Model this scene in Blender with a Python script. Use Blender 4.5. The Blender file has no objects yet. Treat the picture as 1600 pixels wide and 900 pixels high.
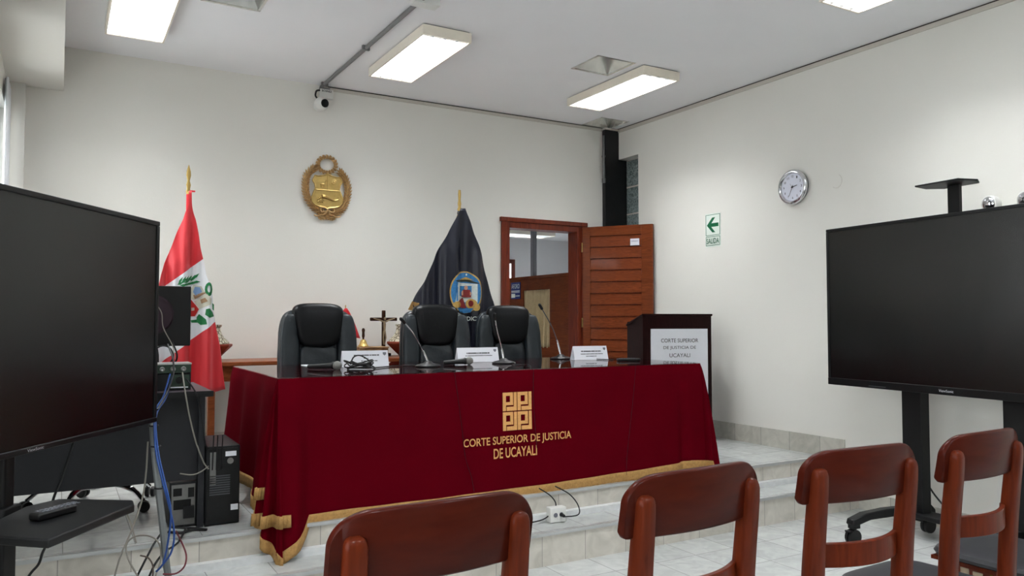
import bpy, math, random
from mathutils import Vector, Matrix, Euler
random.seed(7)
sc = bpy.context.scene
COL = sc.collection
PI = math.pi
R = math.radians

# ------------------------------------------------------------------ camera
FOC, YAW, PITCH, EYE = 1227.0, R(-30.0), R(2.35), 1.40
cy, sy, cp, sp = math.cos(YAW), math.sin(YAW), math.cos(PITCH), math.sin(PITCH)
VF = Vector((-sy*cp, cy*cp, sp)); VR = Vector((cy, sy, 0)); VU = VR.cross(VF)
EYEP = Vector((0, 0, EYE))
camd = bpy.data.cameras.new('camera'); cam = bpy.data.objects.new('camera', camd); COL.objects.link(cam)
camd.sensor_width = 36; camd.lens = FOC/1600*36; camd.clip_start = 0.05
m = Matrix((VR, VU, -VF)).transposed().to_4x4(); m.translation = EYEP
cam.matrix_world = m
sc.camera = cam
# photograph pixel -> point on a known plane of the room (used as a measuring aid)
def ray(px, py): return VR*((px-800)/FOC) + VU*((450-py)/FOC) + VF
def onx(px, py, x): d = ray(px, py); return EYEP + d*(x/d.x)
def ony(px, py, y): d = ray(px, py); return EYEP + d*(y/d.y)
def onz(px, py, z): d = ray(px, py); return EYEP + d*((z-EYE)/d.z)
def P(px, py, dep): return EYEP + ray(px, py)*dep

# ------------------------------------------------------------------ world, exposure
w = bpy.data.worlds.new('world'); sc.world = w; w.use_nodes = True
w.node_tree.nodes['Background'].inputs[0].default_value = (0.95, 0.98, 1.0, 1)
w.node_tree.nodes['Background'].inputs[1].default_value = 4.6
sc.view_settings.view_transform = 'Standard'
sc.view_settings.look = 'None'
sc.view_settings.exposure = 0.0
sc.view_settings.gamma = 1.0
sc.view_settings.use_curve_mapping = False
LAMP = 49.5          # strength of the fluorescent diffusers

# ------------------------------------------------------------------ materials
def s2l(c):
    return tuple((v/255/12.92 if v/255 <= 0.04045 else ((v/255+0.055)/1.055)**2.4) for v in c) + (1,)
def new_mat(name):
    m = bpy.data.materials.new(name); m.use_nodes = True
    nt = m.node_tree; b = nt.nodes['Principled BSDF']
    return m, nt, b
def mat(name, rgb, rough=0.5, metal=0.0, spec=0.32, noise=0.06, nscale=30, bump=0.0, bscale=200, coat=0.0, sheen=0.0, emit=None):
    m, nt, b = new_mat(name)
    c = s2l(rgb)
    tc = nt.nodes.new('ShaderNodeTexCoord')
    if noise > 0:
        n = nt.nodes.new('ShaderNodeTexNoise'); n.inputs['Scale'].default_value = nscale; n.inputs['Detail'].default_value = 4
        nt.links.new(tc.outputs['Object'], n.inputs['Vector'])
        r = nt.nodes.new('ShaderNodeValToRGB')
        r.color_ramp.elements[0].position = 0.3; r.color_ramp.elements[1].position = 0.7
        r.color_ramp.elements[0].color = tuple(v*(1-noise) for v in c[:3])+(1,)
        r.color_ramp.elements[1].color = tuple(min(1, v*(1+noise)) for v in c[:3])+(1,)
        nt.links.new(n.outputs['Fac'], r.inputs[0]); nt.links.new(r.outputs[0], b.inputs['Base Color'])
    else:
        b.inputs['Base Color'].default_value = c
    b.inputs['Roughness'].default_value = rough; b.inputs['Metallic'].default_value = metal
    b.inputs['Specular IOR Level'].default_value = spec
    b.inputs['Coat Weight'].default_value = coat; b.inputs['Coat Roughness'].default_value = 0.12
    b.inputs['Sheen Weight'].default_value = sheen
    if bump > 0:
        n2 = nt.nodes.new('ShaderNodeTexNoise'); n2.inputs['Scale'].default_value = bscale; n2.inputs['Detail'].default_value = 3
        nt.links.new(tc.outputs['Object'], n2.inputs['Vector'])
        bp = nt.nodes.new('ShaderNodeBump'); bp.inputs['Strength'].default_value = bump; bp.inputs['Distance'].default_value = 0.01
        nt.links.new(n2.outputs['Fac'], bp.inputs['Height']); nt.links.new(bp.outputs[0], b.inputs['Normal'])
    if emit:
        b.inputs['Emission Color'].default_value = s2l(emit[0]); b.inputs['Emission Strength'].default_value = emit[1]
    return m
def wood(name, dark, light, scale=(1, 1, 12), rough=0.35, coat=0.3, dist=2.0, bump=0.05):
    m, nt, b = new_mat(name)
    tc = nt.nodes.new('ShaderNodeTexCoord'); mp = nt.nodes.new('ShaderNodeMapping')
    mp.inputs['Scale'].default_value = scale
    nt.links.new(tc.outputs['Object'], mp.inputs['Vector'])
    n = nt.nodes.new('ShaderNodeTexNoise'); n.inputs['Scale'].default_value = 3.5; n.inputs['Detail'].default_value = 7; n.inputs['Distortion'].default_value = dist
    nt.links.new(mp.outputs[0], n.inputs['Vector'])
    r = nt.nodes.new('ShaderNodeValToRGB'); r.color_ramp.elements[0].position = 0.32; r.color_ramp.elements[1].position = 0.7
    r.color_ramp.elements[0].color = s2l(dark); r.color_ramp.elements[1].color = s2l(light)
    nt.links.new(n.outputs['Fac'], r.inputs[0]); nt.links.new(r.outputs[0], b.inputs['Base Color'])
    bp = nt.nodes.new('ShaderNodeBump'); bp.inputs['Strength'].default_value = bump; bp.inputs['Distance'].default_value = 0.004
    nt.links.new(n.outputs['Fac'], bp.inputs['Height']); nt.links.new(bp.outputs[0], b.inputs['Normal'])
    b.inputs['Roughness'].default_value = rough; b.inputs['Coat Weight'].default_value = coat; b.inputs['Coat Roughness'].default_value = 0.08; b.inputs['Specular IOR Level'].default_value = 0.07
    return m
def tiles(name, size, off, c1, c2, grout, vertical=False, rough=0.25):
    """square ceramic tiles laid on world coordinates; vertical: joints along X only plus height"""
    m, nt, b = new_mat(name)
    g = nt.nodes.new('ShaderNodeNewGeometry')
    sx = nt.nodes.new('ShaderNodeSeparateXYZ'); nt.links.new(g.outputs['Position'], sx.inputs[0])
    def joint(sock, o, sz):
        a = nt.nodes.new('ShaderNodeMath'); a.operation = 'SUBTRACT'; a.inputs[1].default_value = o; nt.links.new(sock, a.inputs[0])
        d = nt.nodes.new('ShaderNodeMath'); d.operation = 'DIVIDE'; d.inputs[1].default_value = sz; nt.links.new(a.outputs[0], d.inputs[0])
        fl = nt.nodes.new('ShaderNodeMath'); fl.operation = 'FLOOR'; nt.links.new(d.outputs[0], fl.inputs[0])
        fr = nt.nodes.new('ShaderNodeMath'); fr.operation = 'PINGPONG'; fr.inputs[1].default_value = 0.5; nt.links.new(d.outputs[0], fr.inputs[0])
        lt = nt.nodes.new('ShaderNodeMath'); lt.operation = 'LESS_THAN'; lt.inputs[1].default_value = 0.008; nt.links.new(fr.outputs[0], lt.inputs[0])
        return fl, lt
    fx, jx = joint(sx.outputs['X'], off[0], size)
    fy, jy = joint(sx.outputs['Y'], off[1], size)
    mx = nt.nodes.new('ShaderNodeMath'); mx.operation = 'MAXIMUM'; nt.links.new(jx.outputs[0], mx.inputs[0])
    if vertical: mx.inputs[1].default_value = 0
    else: nt.links.new(jy.outputs[0], mx.inputs[1])
    cb = nt.nodes.new('ShaderNodeCombineXYZ'); nt.links.new(fx.outputs[0], cb.inputs[0])
    if not vertical: nt.links.new(fy.outputs[0], cb.inputs[1])
    wn = nt.nodes.new('ShaderNodeTexWhiteNoise'); nt.links.new(cb.outputs[0], wn.inputs['Vector'])
    no = nt.nodes.new('ShaderNodeTexNoise'); no.inputs['Scale'].default_value = 9; no.inputs['Detail'].default_value = 6; no.inputs['Distortion'].default_value = 1.2
    nt.links.new(g.outputs['Position'], no.inputs['Vector'])
    ad = nt.nodes.new('ShaderNodeMath'); ad.operation = 'MULTIPLY_ADD'; ad.inputs[1].default_value = 0.35
    nt.links.new(wn.outputs['Value'], ad.inputs[0]); nt.links.new(no.outputs['Fac'], ad.inputs[2])
    r = nt.nodes.new('ShaderNodeValToRGB'); r.color_ramp.elements[0].position = 0.4; r.color_ramp.elements[1].position = 0.9
    r.color_ramp.elements[0].color = s2l(c1); r.color_ramp.elements[1].color = s2l(c2)
    nt.links.new(ad.outputs[0], r.inputs[0])
    mi = nt.nodes.new('ShaderNodeMix'); mi.data_type = 'RGBA'
    nt.links.new(mx.outputs[0], mi.inputs[0]); nt.links.new(r.outputs[0], mi.inputs[6]); mi.inputs[7].default_value = s2l(grout)
    nt.links.new(mi.outputs[2], b.inputs['Base Color'])
    b.inputs['Roughness'].default_value = rough
    bp = nt.nodes.new('ShaderNodeBump'); bp.invert = True; bp.inputs['Strength'].default_value = 0.3; bp.inputs['Distance'].default_value = 0.003
    nt.links.new(mx.outputs[0], bp.inputs['Height']); nt.links.new(bp.outputs[0], b.inputs['Normal'])
    return m

M = {}
M['wall'] = mat('wall_paint', (230, 228, 221), 0.75, noise=0.012, nscale=1.5, bump=0.06, bscale=90, spec=0.25)
M['ceil'] = mat('ceiling_paint', (240, 240, 242), 0.9, noise=0.01, nscale=2, spec=0.2)
M['trimw'] = mat('trim_paint', (200, 194, 184), 0.6, noise=0.02)
M['gap'] = mat('painted_gap_shade', (70, 66, 62), 0.9)  # dark tone painted for the shade at the ceiling edge
M['floor'] = tiles('floor_tile', 0.305, (2.48, 3.64), (170, 173, 171), (193, 195, 193), (140, 141, 139))
M['riser'] = tiles('riser_tile', 0.305, (2.46, 0), (180, 175, 165), (207, 202, 192), (152, 148, 141), vertical=True, rough=0.35)
M['skirt'] = tiles('skirting_tile', 0.305, (0.0, 4.56), (172, 170, 160), (200, 197, 187), (140, 138, 130), rough=0.35)
M['nosing'] = mat('nosing_aluminium', (190, 192, 192), 0.35, metal=0.5, noise=0.03)
M['raceway'] = mat('raceway_plastic', (214, 216, 216), 0.4)
M['lampbody'] = mat('lamp_enamel', (238, 230, 214), 0.45, noise=0.02)
M['lamp'] = mat('lamp_diffuser', (255, 255, 255), 0.5, noise=0, emit=((250, 253, 255), LAMP))
M['louvre'] = mat('louvre_aluminium', (165, 167, 170), 0.25, metal=0.9, noise=0)
M['galv'] = mat('galvanised_sheet', (225, 225, 220), 0.22, metal=0.9, noise=0.12, nscale=14)
M['dark'] = mat('dark_void', (18, 18, 18), 0.9)
M['conduit'] = mat('conduit_grey', (120, 120, 120), 0.45, noise=0.05)
M['doorwood'] = wood('door_wood', (96, 43, 18), (122, 59, 27), (1.2, 1.2, 9), 0.4, 0.25)
M['slatwood'] = wood('slat_wood', (98, 43, 18), (126, 60, 28), (2, 2, 14), 0.4, 0.25)
M['jambwood'] = wood('jamb_wood', (88, 34, 22), (122, 52, 32), (6, 6, 0.8), 0.35, 0.3)
M['chairwood'] = wood('mahogany_post', (76, 26, 11), (98, 37, 16), (14, 14, 1.5), 0.35, 0.10, 0.6, 0.0)
M['crestwood'] = wood('mahogany_crest', (58, 15, 7), (70, 21, 10), (2, 10, 10), 0.35, 0.08, 0.4, 0.0)
M['seatpad'] = mat('seat_vinyl', (44, 44, 48), 0.42, noise=0.05, bump=0.1, bscale=300)
M['consolewood'] = wood('console_wood', (116, 60, 34), (150, 84, 50), (1.5, 8, 8), 0.4, 0.2)
M['lectern'] = wood('lectern_laminate', (28, 11, 11), (38, 16, 16), (12, 12, 1.2), 0.35, 0.15)
M['leather'] = mat('black_leather', (25, 32, 37), 0.38, noise=0.12, nscale=25, bump=0.22, bscale=35, spec=0.38)
M['leatherd'] = mat('headrest_leather', (4, 5, 7), 0.36, noise=0.08, nscale=25, bump=0.08, bscale=50, spec=0.17)
M['blackplastic'] = mat('black_plastic', (11, 11, 13), 0.42)
M['greyplastic'] = mat('grey_plastic', (70, 72, 76), 0.4)
M['blackmetal'] = mat('black_powder_coat', (12, 13, 15), 0.5, noise=0.05)
M['chrome'] = mat('chrome', (215, 215, 218), 0.12, metal=1.0, noise=0)
M['bezel'] = mat('tv_bezel', (10, 11, 13), 0.35, noise=0)
M['screen'] = mat('tv_screen_glass', (6, 7, 7), 0.26, noise=0, spec=0.55)
M['logo'] = mat('logo_silver', (200, 200, 205), 0.4, noise=0)
M['deskdark'] = mat('desk_panel_laminate', (32, 33, 37), 0.55, noise=0.06)
M['desktop'] = mat('desk_top_laminate', (70, 60, 66), 0.4, noise=0.06)
M['cloth'] = mat('red_cloth', (84, 1, 14), 0.85, noise=0.05, nscale=5, bump=0.12, bscale=420, spec=0.02)
M['fringe'] = mat('gold_fringe', (172, 132, 78), 0.8, noise=0.15, nscale=70, bump=0.5, bscale=180)
M['embroid'] = mat('gold_embroidery', (214, 158, 96), 0.7, noise=0.1, nscale=120)
M['white'] = mat('white_paper', (226, 228, 234), 0.7, noise=0.01)
M['whitepl'] = mat('white_plastic', (222, 222, 218), 0.4, noise=0.02)
M['ink'] = mat('black_ink', (34, 34, 38), 0.7, noise=0)
M['inkgrey'] = mat('grey_ink', (110, 112, 120), 0.7, noise=0)
M['bronze'] = mat('antique_bronze', (190, 156, 108), 0.42, metal=0.35, noise=0.25, nscale=60, bump=0.3, bscale=120)
M['brass'] = mat('polished_gold', (196, 166, 100), 0.3, metal=0.6, noise=0.1, nscale=30)
M['brassd'] = mat('pole_brass', (190, 160, 96), 0.3, metal=0.85, noise=0.05)
M['green'] = mat('sign_green', (10, 98, 62), 0.5, noise=0)
M['signwhite'] = mat('sign_white', (228, 236, 228), 0.5, noise=0)
M['blue'] = mat('sign_blue', (22, 44, 112), 0.5, noise=0)
M['curtain'] = mat('beige_curtain', (196, 176, 138), 0.85, noise=0.06, nscale=40)
M['redplain'] = mat('flag_red', (206, 34, 44), 0.65, noise=0.04, nscale=8, sheen=0.2)
M['clay'] = mat('red_clay_wood', (128, 52, 34), 0.5, noise=0.1)
M['leafgreen'] = mat('emblem_green', (30, 110, 62), 0.7, noise=0.1, nscale=60)
M['embred'] = mat('emblem_red', (176, 36, 32), 0.7)
M['embblue'] = mat('emblem_blue', (120, 150, 190), 0.7)
M['embcream'] = mat('emblem_cream', (196, 194, 178), 0.7)
M['embbrown'] = mat('emblem_brown', (150, 120, 92), 0.7)
M['navy'] = mat('navy_satin', (14, 16, 32), 0.36, noise=0.08, nscale=6, spec=0.45)
M['medblue'] = mat('medal_blue', (52, 118, 170), 0.6, noise=0.2, nscale=60)
M['medwhite'] = mat('medal_white', (196, 204, 200), 0.6, noise=0.1, nscale=60)
M['medgold'] = mat('medal_gold', (184, 148, 80), 0.6, noise=0.2, nscale=80)
M['medred'] = mat('medal_red', (122, 34, 34), 0.6, noise=0.15, nscale=60)
M['medline'] = mat('medal_dark', (50, 54, 44), 0.6)
M['skin'] = mat('medal_skin', (200, 150, 122), 0.6)
M['bluecable'] = mat('blue_cable', (32, 66, 128), 0.45, noise=0)
M['greycable'] = mat('grey_cable', (128, 124, 116), 0.5, noise=0)
M['brownccable'] = mat('brown_cable', (84, 72, 64), 0.5, noise=0)
M['redcable'] = mat('dark_red_cable', (96, 34, 42), 0.5, noise=0)
M['threadcable'] = mat('thin_dark_cable', (34, 10, 14), 0.6, noise=0)
M['blackcable'] = mat('black_cable', (18, 18, 20), 0.5, noise=0)
M['corrug'] = mat('corrugated_grey', (104, 108, 108), 0.5, noise=0.05)
M['pcback'] = mat('pc_steel', (120, 120, 118), 0.4, metal=0.5, noise=0.1)
M['mesh'] = mat('mic_grille', (120, 120, 116), 0.45, metal=0.5, noise=0.3, nscale=300, bump=0.5, bscale=500)
M['pcb'] = mat('mixer_panel', (42, 58, 48), 0.4, noise=0.2, nscale=40)
M['greytop'] = mat('amp_top', (170, 168, 166), 0.35, metal=0.3, noise=0.03)
M['sunwhite'] = mat('white_curtain', (235, 238, 242), 0.8, noise=0.01)
M['yellowgreen'] = mat('print_green', (150, 166, 40), 0.5)
M['bagred'] = mat('bag_red', (120, 48, 30), 0.5, noise=0.3, nscale=12)
M['bagcream'] = mat('print_cream', (206, 186, 158), 0.5, noise=0.2, nscale=30)
M['casewood'] = wood('case_wood', (120, 88, 60), (176, 146, 112), (2, 8, 8), 0.5, 0.1)
M['crosswood'] = wood('cross_wood', (44, 26, 18), (66, 42, 30), (8, 8, 2), 0.5, 0.1)
M['corpus'] = mat('corpus_metal', (150, 132, 106), 0.4, metal=0.3, noise=0.1)
M['mullion'] = mat('mullion_grey', (128, 130, 136), 0.4, metal=0.3, noise=0.03)
M['roomwhite'] = mat('back_room_paint', (226, 226, 228), 0.8, noise=0.01)
M['steel'] = mat('column_black_paint', (24, 25, 27), 0.38, noise=0.25, nscale=12)

# stone mosaic for the painted ceramics: cream with dark winding lines
def patterned(name):
    m, nt, b = new_mat(name)
    tc = nt.nodes.new('ShaderNodeTexCoord')
    v = nt.nodes.new('ShaderNodeTexVoronoi'); v.feature = 'DISTANCE_TO_EDGE'; v.inputs['Scale'].default_value = 26
    nt.links.new(tc.outputs['Object'], v.inputs['Vector'])
    r = nt.nodes.new('ShaderNodeValToRGB'); r.color_ramp.interpolation = 'CONSTANT'
    r.color_ramp.elements[0].color = s2l((96, 84, 66)); r.color_ramp.elements[1].position = 0.09; r.color_ramp.elements[1].color = s2l((190, 184, 162))
    nt.links.new(v.outputs['Distance'], r.inputs[0]); nt.links.new(r.outputs[0], b.inputs['Base Color'])
    b.inputs['Roughness'].default_value = 0.5
    return m
M['ceramic'] = patterned('painted_ceramic')
# clear glass: fresnel mix of straight-through and mirror
def clear_glass(name, ior=1.5, tint=(1, 1, 1, 1), rough=0.0):
    m = bpy.data.materials.new(name); m.use_nodes = True; nt = m.node_tree
    nt.nodes.remove(nt.nodes['Principled BSDF'])
    t = nt.nodes.new('ShaderNodeBsdfTransparent'); t.inputs[0].default_value = tint
    g = nt.nodes.new('ShaderNodeBsdfGlossy'); g.inputs['Roughness'].default_value = rough
    f = nt.nodes.new('ShaderNodeFresnel')
    ge = nt.nodes.new('ShaderNodeNewGeometry'); mr = nt.nodes.new('ShaderNodeMapRange')   # leaving the slab: same reflectance as entering
    mr.inputs['To Min'].default_value = ior; mr.inputs['To Max'].default_value = 1/ior
    nt.links.new(ge.outputs['Backfacing'], mr.inputs['Value']); nt.links.new(mr.outputs[0], f.inputs['IOR'])
    mx = nt.nodes.new('ShaderNodeMixShader')
    nt.links.new(f.outputs[0], mx.inputs[0]); nt.links.new(t.outputs[0], mx.inputs[1]); nt.links.new(g.outputs[0], mx.inputs[2])
    nt.links.new(mx.outputs[0], nt.nodes['Material Output'].inputs['Surface'])
    return m
M['glass'] = clear_glass('clear_glass', 2.0, (0.93, 0.95, 0.94, 1), 0.02)
M['pane'] = clear_glass('window_glass', 1.35, (0.97, 0.98, 0.98, 1))
def block_glass(name):
    m, nt, b = new_mat(name)
    tc = nt.nodes.new('ShaderNodeTexCoord')
    n = nt.nodes.new('ShaderNodeTexNoise'); n.inputs['Scale'].default_value = 22; n.inputs['Distortion'].default_value = 2.5
    nt.links.new(tc.outputs['Object'], n.inputs['Vector'])
    r = nt.nodes.new('ShaderNodeValToRGB'); r.color_ramp.elements[0].position = 0.38; r.color_ramp.elements[1].position = 0.62
    r.color_ramp.elements[0].color = s2l((112, 128, 126)); r.color_ramp.elements[1].color = s2l((176, 192, 190))
    nt.links.new(n.outputs['Fac'], r.inputs[0]); nt.links.new(r.outputs[0], b.inputs['Base Color'])
    bp = nt.nodes.new('ShaderNodeBump'); bp.inputs['Strength'].default_value = 0.8; bp.inputs['Distance'].default_value = 0.02
    nt.links.new(n.outputs['Fac'], bp.inputs['Height']); nt.links.new(bp.outputs[0], b.inputs['Normal'])
    b.inputs['Roughness'].default_value = 0.08; b.inputs['Transmission Weight'].default_value = 0.25
    return m
M['block'] = block_glass('glass_block')

# ------------------------------------------------------------------ mesh helpers
class MB:
    def __init__(s): s.v = []; s.f = []
    def add(s, vs, fs, T=None):
        o = len(s.v)
        s.v += [tuple(T @ Vector(p)) if T else tuple(p) for p in vs]
        s.f += [tuple(i+o for i in f) for f in fs]; return s
    def box(s, x0, x1, y0, y1, z0, z1, T=None):
        vs = [(x, y, z) for z in (z0, z1) for x, y in ((x0, y0), (x1, y0), (x1, y1), (x0, y1))]
        return s.add(vs, [(3, 2, 1, 0), (4, 5, 6, 7), (0, 1, 5, 4), (1, 2, 6, 5), (2, 3, 7, 6), (3, 0, 4, 7)], T)
    def prism(s, poly, d0, d1, axis='y', T=None):
        """poly in (x,z) extruded along y, or (x,y) along z, or (y,z) along x"""
        def q(a, b, d):
            return {'y': (a, d, b), 'z': (a, b, d), 'x': (d, a, b)}[axis]
        n = len(poly)
        area = sum(poly[i][0]*poly[(i+1) % n][1]-poly[(i+1) % n][0]*poly[i][1] for i in range(n))
        if area < 0: poly = poly[::-1]
        vs = [q(a, b, d0) for a, b in poly]+[q(a, b, d1) for a, b in poly]
        fs = [tuple(range(n)), tuple(range(2*n-1, n-1, -1))]+[(i+n, (i+1) % n+n, (i+1) % n, i) for i in range(n)]
        if axis == 'z' : fs = [f[::-1] for f in fs]
        if axis == 'x': fs = [f[::-1] for f in fs]
        return s.add(vs, fs, T)
    def tube(s, pts, r, n=8, cap=True, T=None):
        pts = [Vector(p) for p in pts]; rs = r if isinstance(r, (list, tuple)) else [r]*len(pts)
        vs = []; fs = []
        t0 = (pts[1]-pts[0]).normalized()
        up = Vector((0, 0, 1)) if abs(t0.z) < 0.9 else Vector((1, 0, 0))
        a = t0.cross(up).normalized()
        for i, p in enumerate(pts):
            t = (pts[min(i+1, len(pts)-1)]-pts[max(i-1, 0)])
            if t.length < 1e-9: t = t0.copy()
            t.normalize(); a = (a-t*a.dot(t)).normalized(); b = t.cross(a)
            for k in range(n):
                c = 2*PI*k/n; vs.append(tuple(p+a*math.cos(c)*rs[i]+b*math.sin(c)*rs[i]))
        for i in range(len(pts)-1):
            for k in range(n):
                k2 = (k+1) % n; fs.append((i*n+k, i*n+k2, (i+1)*n+k2, (i+1)*n+k))
        if cap: fs += [tuple(range(n-1, -1, -1)), tuple((len(pts)-1)*n+k for k in range(n))]
        return s.add(vs, fs, T)
    def lathe(s, prof, n=24, T=None):
        vs = []; fs = []
        for r, z in prof:
            for k in range(n):
                c = 2*PI*k/n; vs.append((max(r, 1e-4)*math.cos(c), max(r, 1e-4)*math.sin(c), z))
        for i in range(len(prof)-1):
            for k in range(n):
                k2 = (k+1) % n; fs.append((i*n+k, i*n+k2, (i+1)*n+k2, (i+1)*n+k))
        fs += [tuple(range(n-1, -1, -1)), tuple((len(prof)-1)*n+k for k in range(n))]
        return s.add(vs, fs, T)
    def grid(s, fn, nu, nv, T=None, flip=False):
        vs = [tuple(fn(i/nu, j/nv)) for i in range(nu+1) for j in range(nv+1)]
        fs = []
        for i in range(nu):
            for j in range(nv):
                a = i*(nv+1)+j; q = (a, a+nv+1, a+nv+2, a+1); fs.append(q[::-1] if flip else q)
        return s.add(vs, fs, T)
    def sup(s, c, r, e1=0.5, e2=0.5, nu=28, nv=16, warp=None, T=None):
        """superellipsoid cushion"""
        def pw(v, e): return math.copysign(abs(v)**e, v)
        vs = []; fs = []
        for j in range(nv+1):
            ph = -PI/2+PI*j/nv
            for i in range(nu):
                th = 2*PI*i/nu
                x = pw(math.cos(ph), e1)*pw(math.cos(th), e2); y = pw(math.cos(ph), e1)*pw(math.sin(th), e2); z = pw(math.sin(ph), e1)
                p = Vector((c[0]+r[0]*x, c[1]+r[1]*y, c[2]+r[2]*z))
                if warp: p = warp(p)
                vs.append(tuple(p))
        for j in range(nv):
            for i in range(nu):
                i2 = (i+1) % nu; fs.append((j*nu+i, j*nu+i2, (j+1)*nu+i2, (j+1)*nu+i))
        return s.add(vs, fs, T)
    def leaf(s, p, d, ln, wd, th, up=Vector((0, -1, 0))):
        d = Vector(d).normalized(); sd = d.cross(up).normalized(); p = Vector(p)
        a, b = p, p+d*ln; mid = p+d*ln*0.45
        vs = [a, mid+sd*wd/2, b, mid-sd*wd/2, mid+up*th]
        return s.add([tuple(x) for x in vs], [(0, 1, 4), (1, 2, 4), (2, 3, 4), (3, 0, 4), (3, 2, 1, 0)])
    def build(s, name, mtl, parent=None, bevel=0.0, angle=40, seg=2, subsurf=0, loc=None, solid=0.0, smooth=True, keep=False):
        me = bpy.data.meshes.new(name)
        off = Vector((0, 0, 0))
        if parent is None and not keep:
            if loc is None:
                xs = [p[0] for p in s.v]; ys = [p[1] for p in s.v]; zs = [p[2] for p in s.v]
                off = Vector(((min(xs)+max(xs))/2, (min(ys)+max(ys))/2, min(zs)))
            else: off = Vector(loc)
        me.from_pydata([tuple(Vector(p)-off) for p in s.v], [], s.f); me.update()
        mtl = mtl if isinstance(mtl, (list, tuple)) else [mtl]
        for q in mtl: me.materials.append(M[q] if isinstance(q, str) else q)
        if smooth:
            for p in me.polygons: p.use_smooth = True
            me.set_sharp_from_angle(angle=R(angle))
        o = bpy.data.objects.new(name, me); COL.objects.link(o); o.location = off
        if parent is not None: o.parent = parent
        if bevel > 0:
            b = o.modifiers.new('bevel', 'BEVEL'); b.width = bevel; b.segments = seg; b.limit_method = 'ANGLE'; b.angle_limit = R(35)
            b.harden_normals = False
        if solid: q = o.modifiers.new('solid', 'SOLIDIFY'); q.thickness = solid; q.offset = 0
        if subsurf: q = o.modifiers.new('sub', 'SUBSURF'); q.levels = subsurf; q.render_levels = subsurf
        return o
def thing(name, label, cat, loc=(0, 0, 0), rz=0, group=None):
    o = bpy.data.objects.new(name, None); COL.objects.link(o); o.empty_display_size = 0.1
    o.location = loc; o.rotation_euler = (0, 0, rz); o['label'] = label; o['category'] = cat
    if group: o['group'] = group
    return o
def tag(o, label, cat, group=None):
    o['label'] = label; o['category'] = cat
    if group: o['group'] = group
    return o
def struct(o): o['kind'] = 'structure'; return o
def kids(o): return [c for c in bpy.data.objects if c.parent == o]
def dup(o, loc=None, rz=None, label=None, parent=None):
    c = o.copy(); COL.objects.link(c)
    if parent: c.parent = parent
    if loc is not None: c.location = loc
    if rz is not None: c.rotation_euler = (0, 0, rz)
    if label: c['label'] = label
    for k in kids(o): dup(k, parent=c)
    return c
def smooth_path(pts, sub=6):
    pts = [Vector(p) for p in pts]; out = []
    for i in range(len(pts)-1):
        p0, p1, p2, p3 = pts[max(i-1, 0)], pts[i], pts[i+1], pts[min(i+2, len(pts)-1)]
        for k in range(sub):
            t = k/sub
            out.append(0.5*((2*p1)+(p2-p0)*t+(2*p0-5*p1+4*p2-p3)*t*t+(-p0+3*p1-3*p2+p3)*t**3))
    return out+[pts[-1]]
def cable(name, pts, r, mtl, label, group=None, parent=None):
    o = MB().tube(smooth_path(pts), r, 7).build(name, mtl, parent)
    if parent is None: tag(o, label, 'cable', group)
    return o
def text_mesh(body, width, height=None, bold=0.0):
    """outline lettering as (verts, faces) scaled to width x height, origin bottom-left"""
    c = bpy.data.curves.new('t', 'FONT'); c.body = body; c.align_x = 'CENTER'; c.offset = bold; c.space_line = 1.1; c.resolution_u = 4
    o = bpy.data.objects.new('t', c); COL.objects.link(o)
    bpy.context.view_layer.update()
    me = bpy.data.meshes.new_from_object(o.evaluated_get(bpy.context.evaluated_depsgraph_get()))
    vs = [v.co.copy() for v in me.vertices]; fs = [tuple(p.vertices) for p in me.polygons]
    bpy.data.objects.remove(o); bpy.data.curves.remove(c); bpy.data.meshes.remove(me)
    x0 = min(v.x for v in vs); x1 = max(v.x for v in vs); y0 = min(v.y for v in vs); y1 = max(v.y for v in vs)
    sx = width/(x1-x0); syy = (height/(y1-y0)) if height else sx
    return [((v.x-x0)*sx, (v.y-y0)*syy) for v in vs], fs
def lettering(body, x, z, width, height, fn, mtl, parent, name='lettering', bold=0.0):
    """fn(x,z)->3D point; text box lower-left at x,z"""
    v, f = text_mesh(body, width, height, bold)
    mb = MB(); mb.add([tuple(fn(x+a, z+b)) for a, b in v], f)
    return mb.build(name, mtl, parent, smooth=False)
def Rz(a, t=(0, 0, 0)): return Matrix.Translation(Vector(t)) @ Matrix.Rotation(a, 4, 'Z')

# ================================================================== THE ROOM
XR, YB, ZC, ZF, ZP, ZS = 5.317, 6.907, 3.51, -0.03, 0.315, 0.157
XL, YN = -1.35, -4.6
def slab(name, mb, mtl): return struct(mb.build(name, mtl, keep=True, smooth=False))
slab('floor', MB().box(XL-.2, XR+.25, YN-.2, 3.93, ZF-.15, ZF), 'floor')
slab('floor_stage_step', MB().box(XL, XR, 3.91, 4.22, ZF-.1, ZS), 'riser')
slab('floor_stage_platform', MB().box(XL, XR, 4.2, YB+.02, ZF-.1, ZP), 'riser')
slab('floor_stage_step_top', MB().box(XL, XR, 3.915, 4.2, ZS, ZS+.004), 'floor')
slab('floor_stage_top', MB().box(XL, XR, 4.205, YB, ZP, ZP+.004), 'floor')
slab('trim_1', MB().box(XL, XR, 3.9, 3.935, ZS-.012, ZS+.007), 'nosing')
slab('trim_2', MB().box(XL, XR, 4.19, 4.225, ZP-.012, ZP+.007), 'nosing')
slab('trim_3', MB().box(XL, XR, 4.155, 4.199, ZS+.003, ZS+.042), 'raceway')
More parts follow.
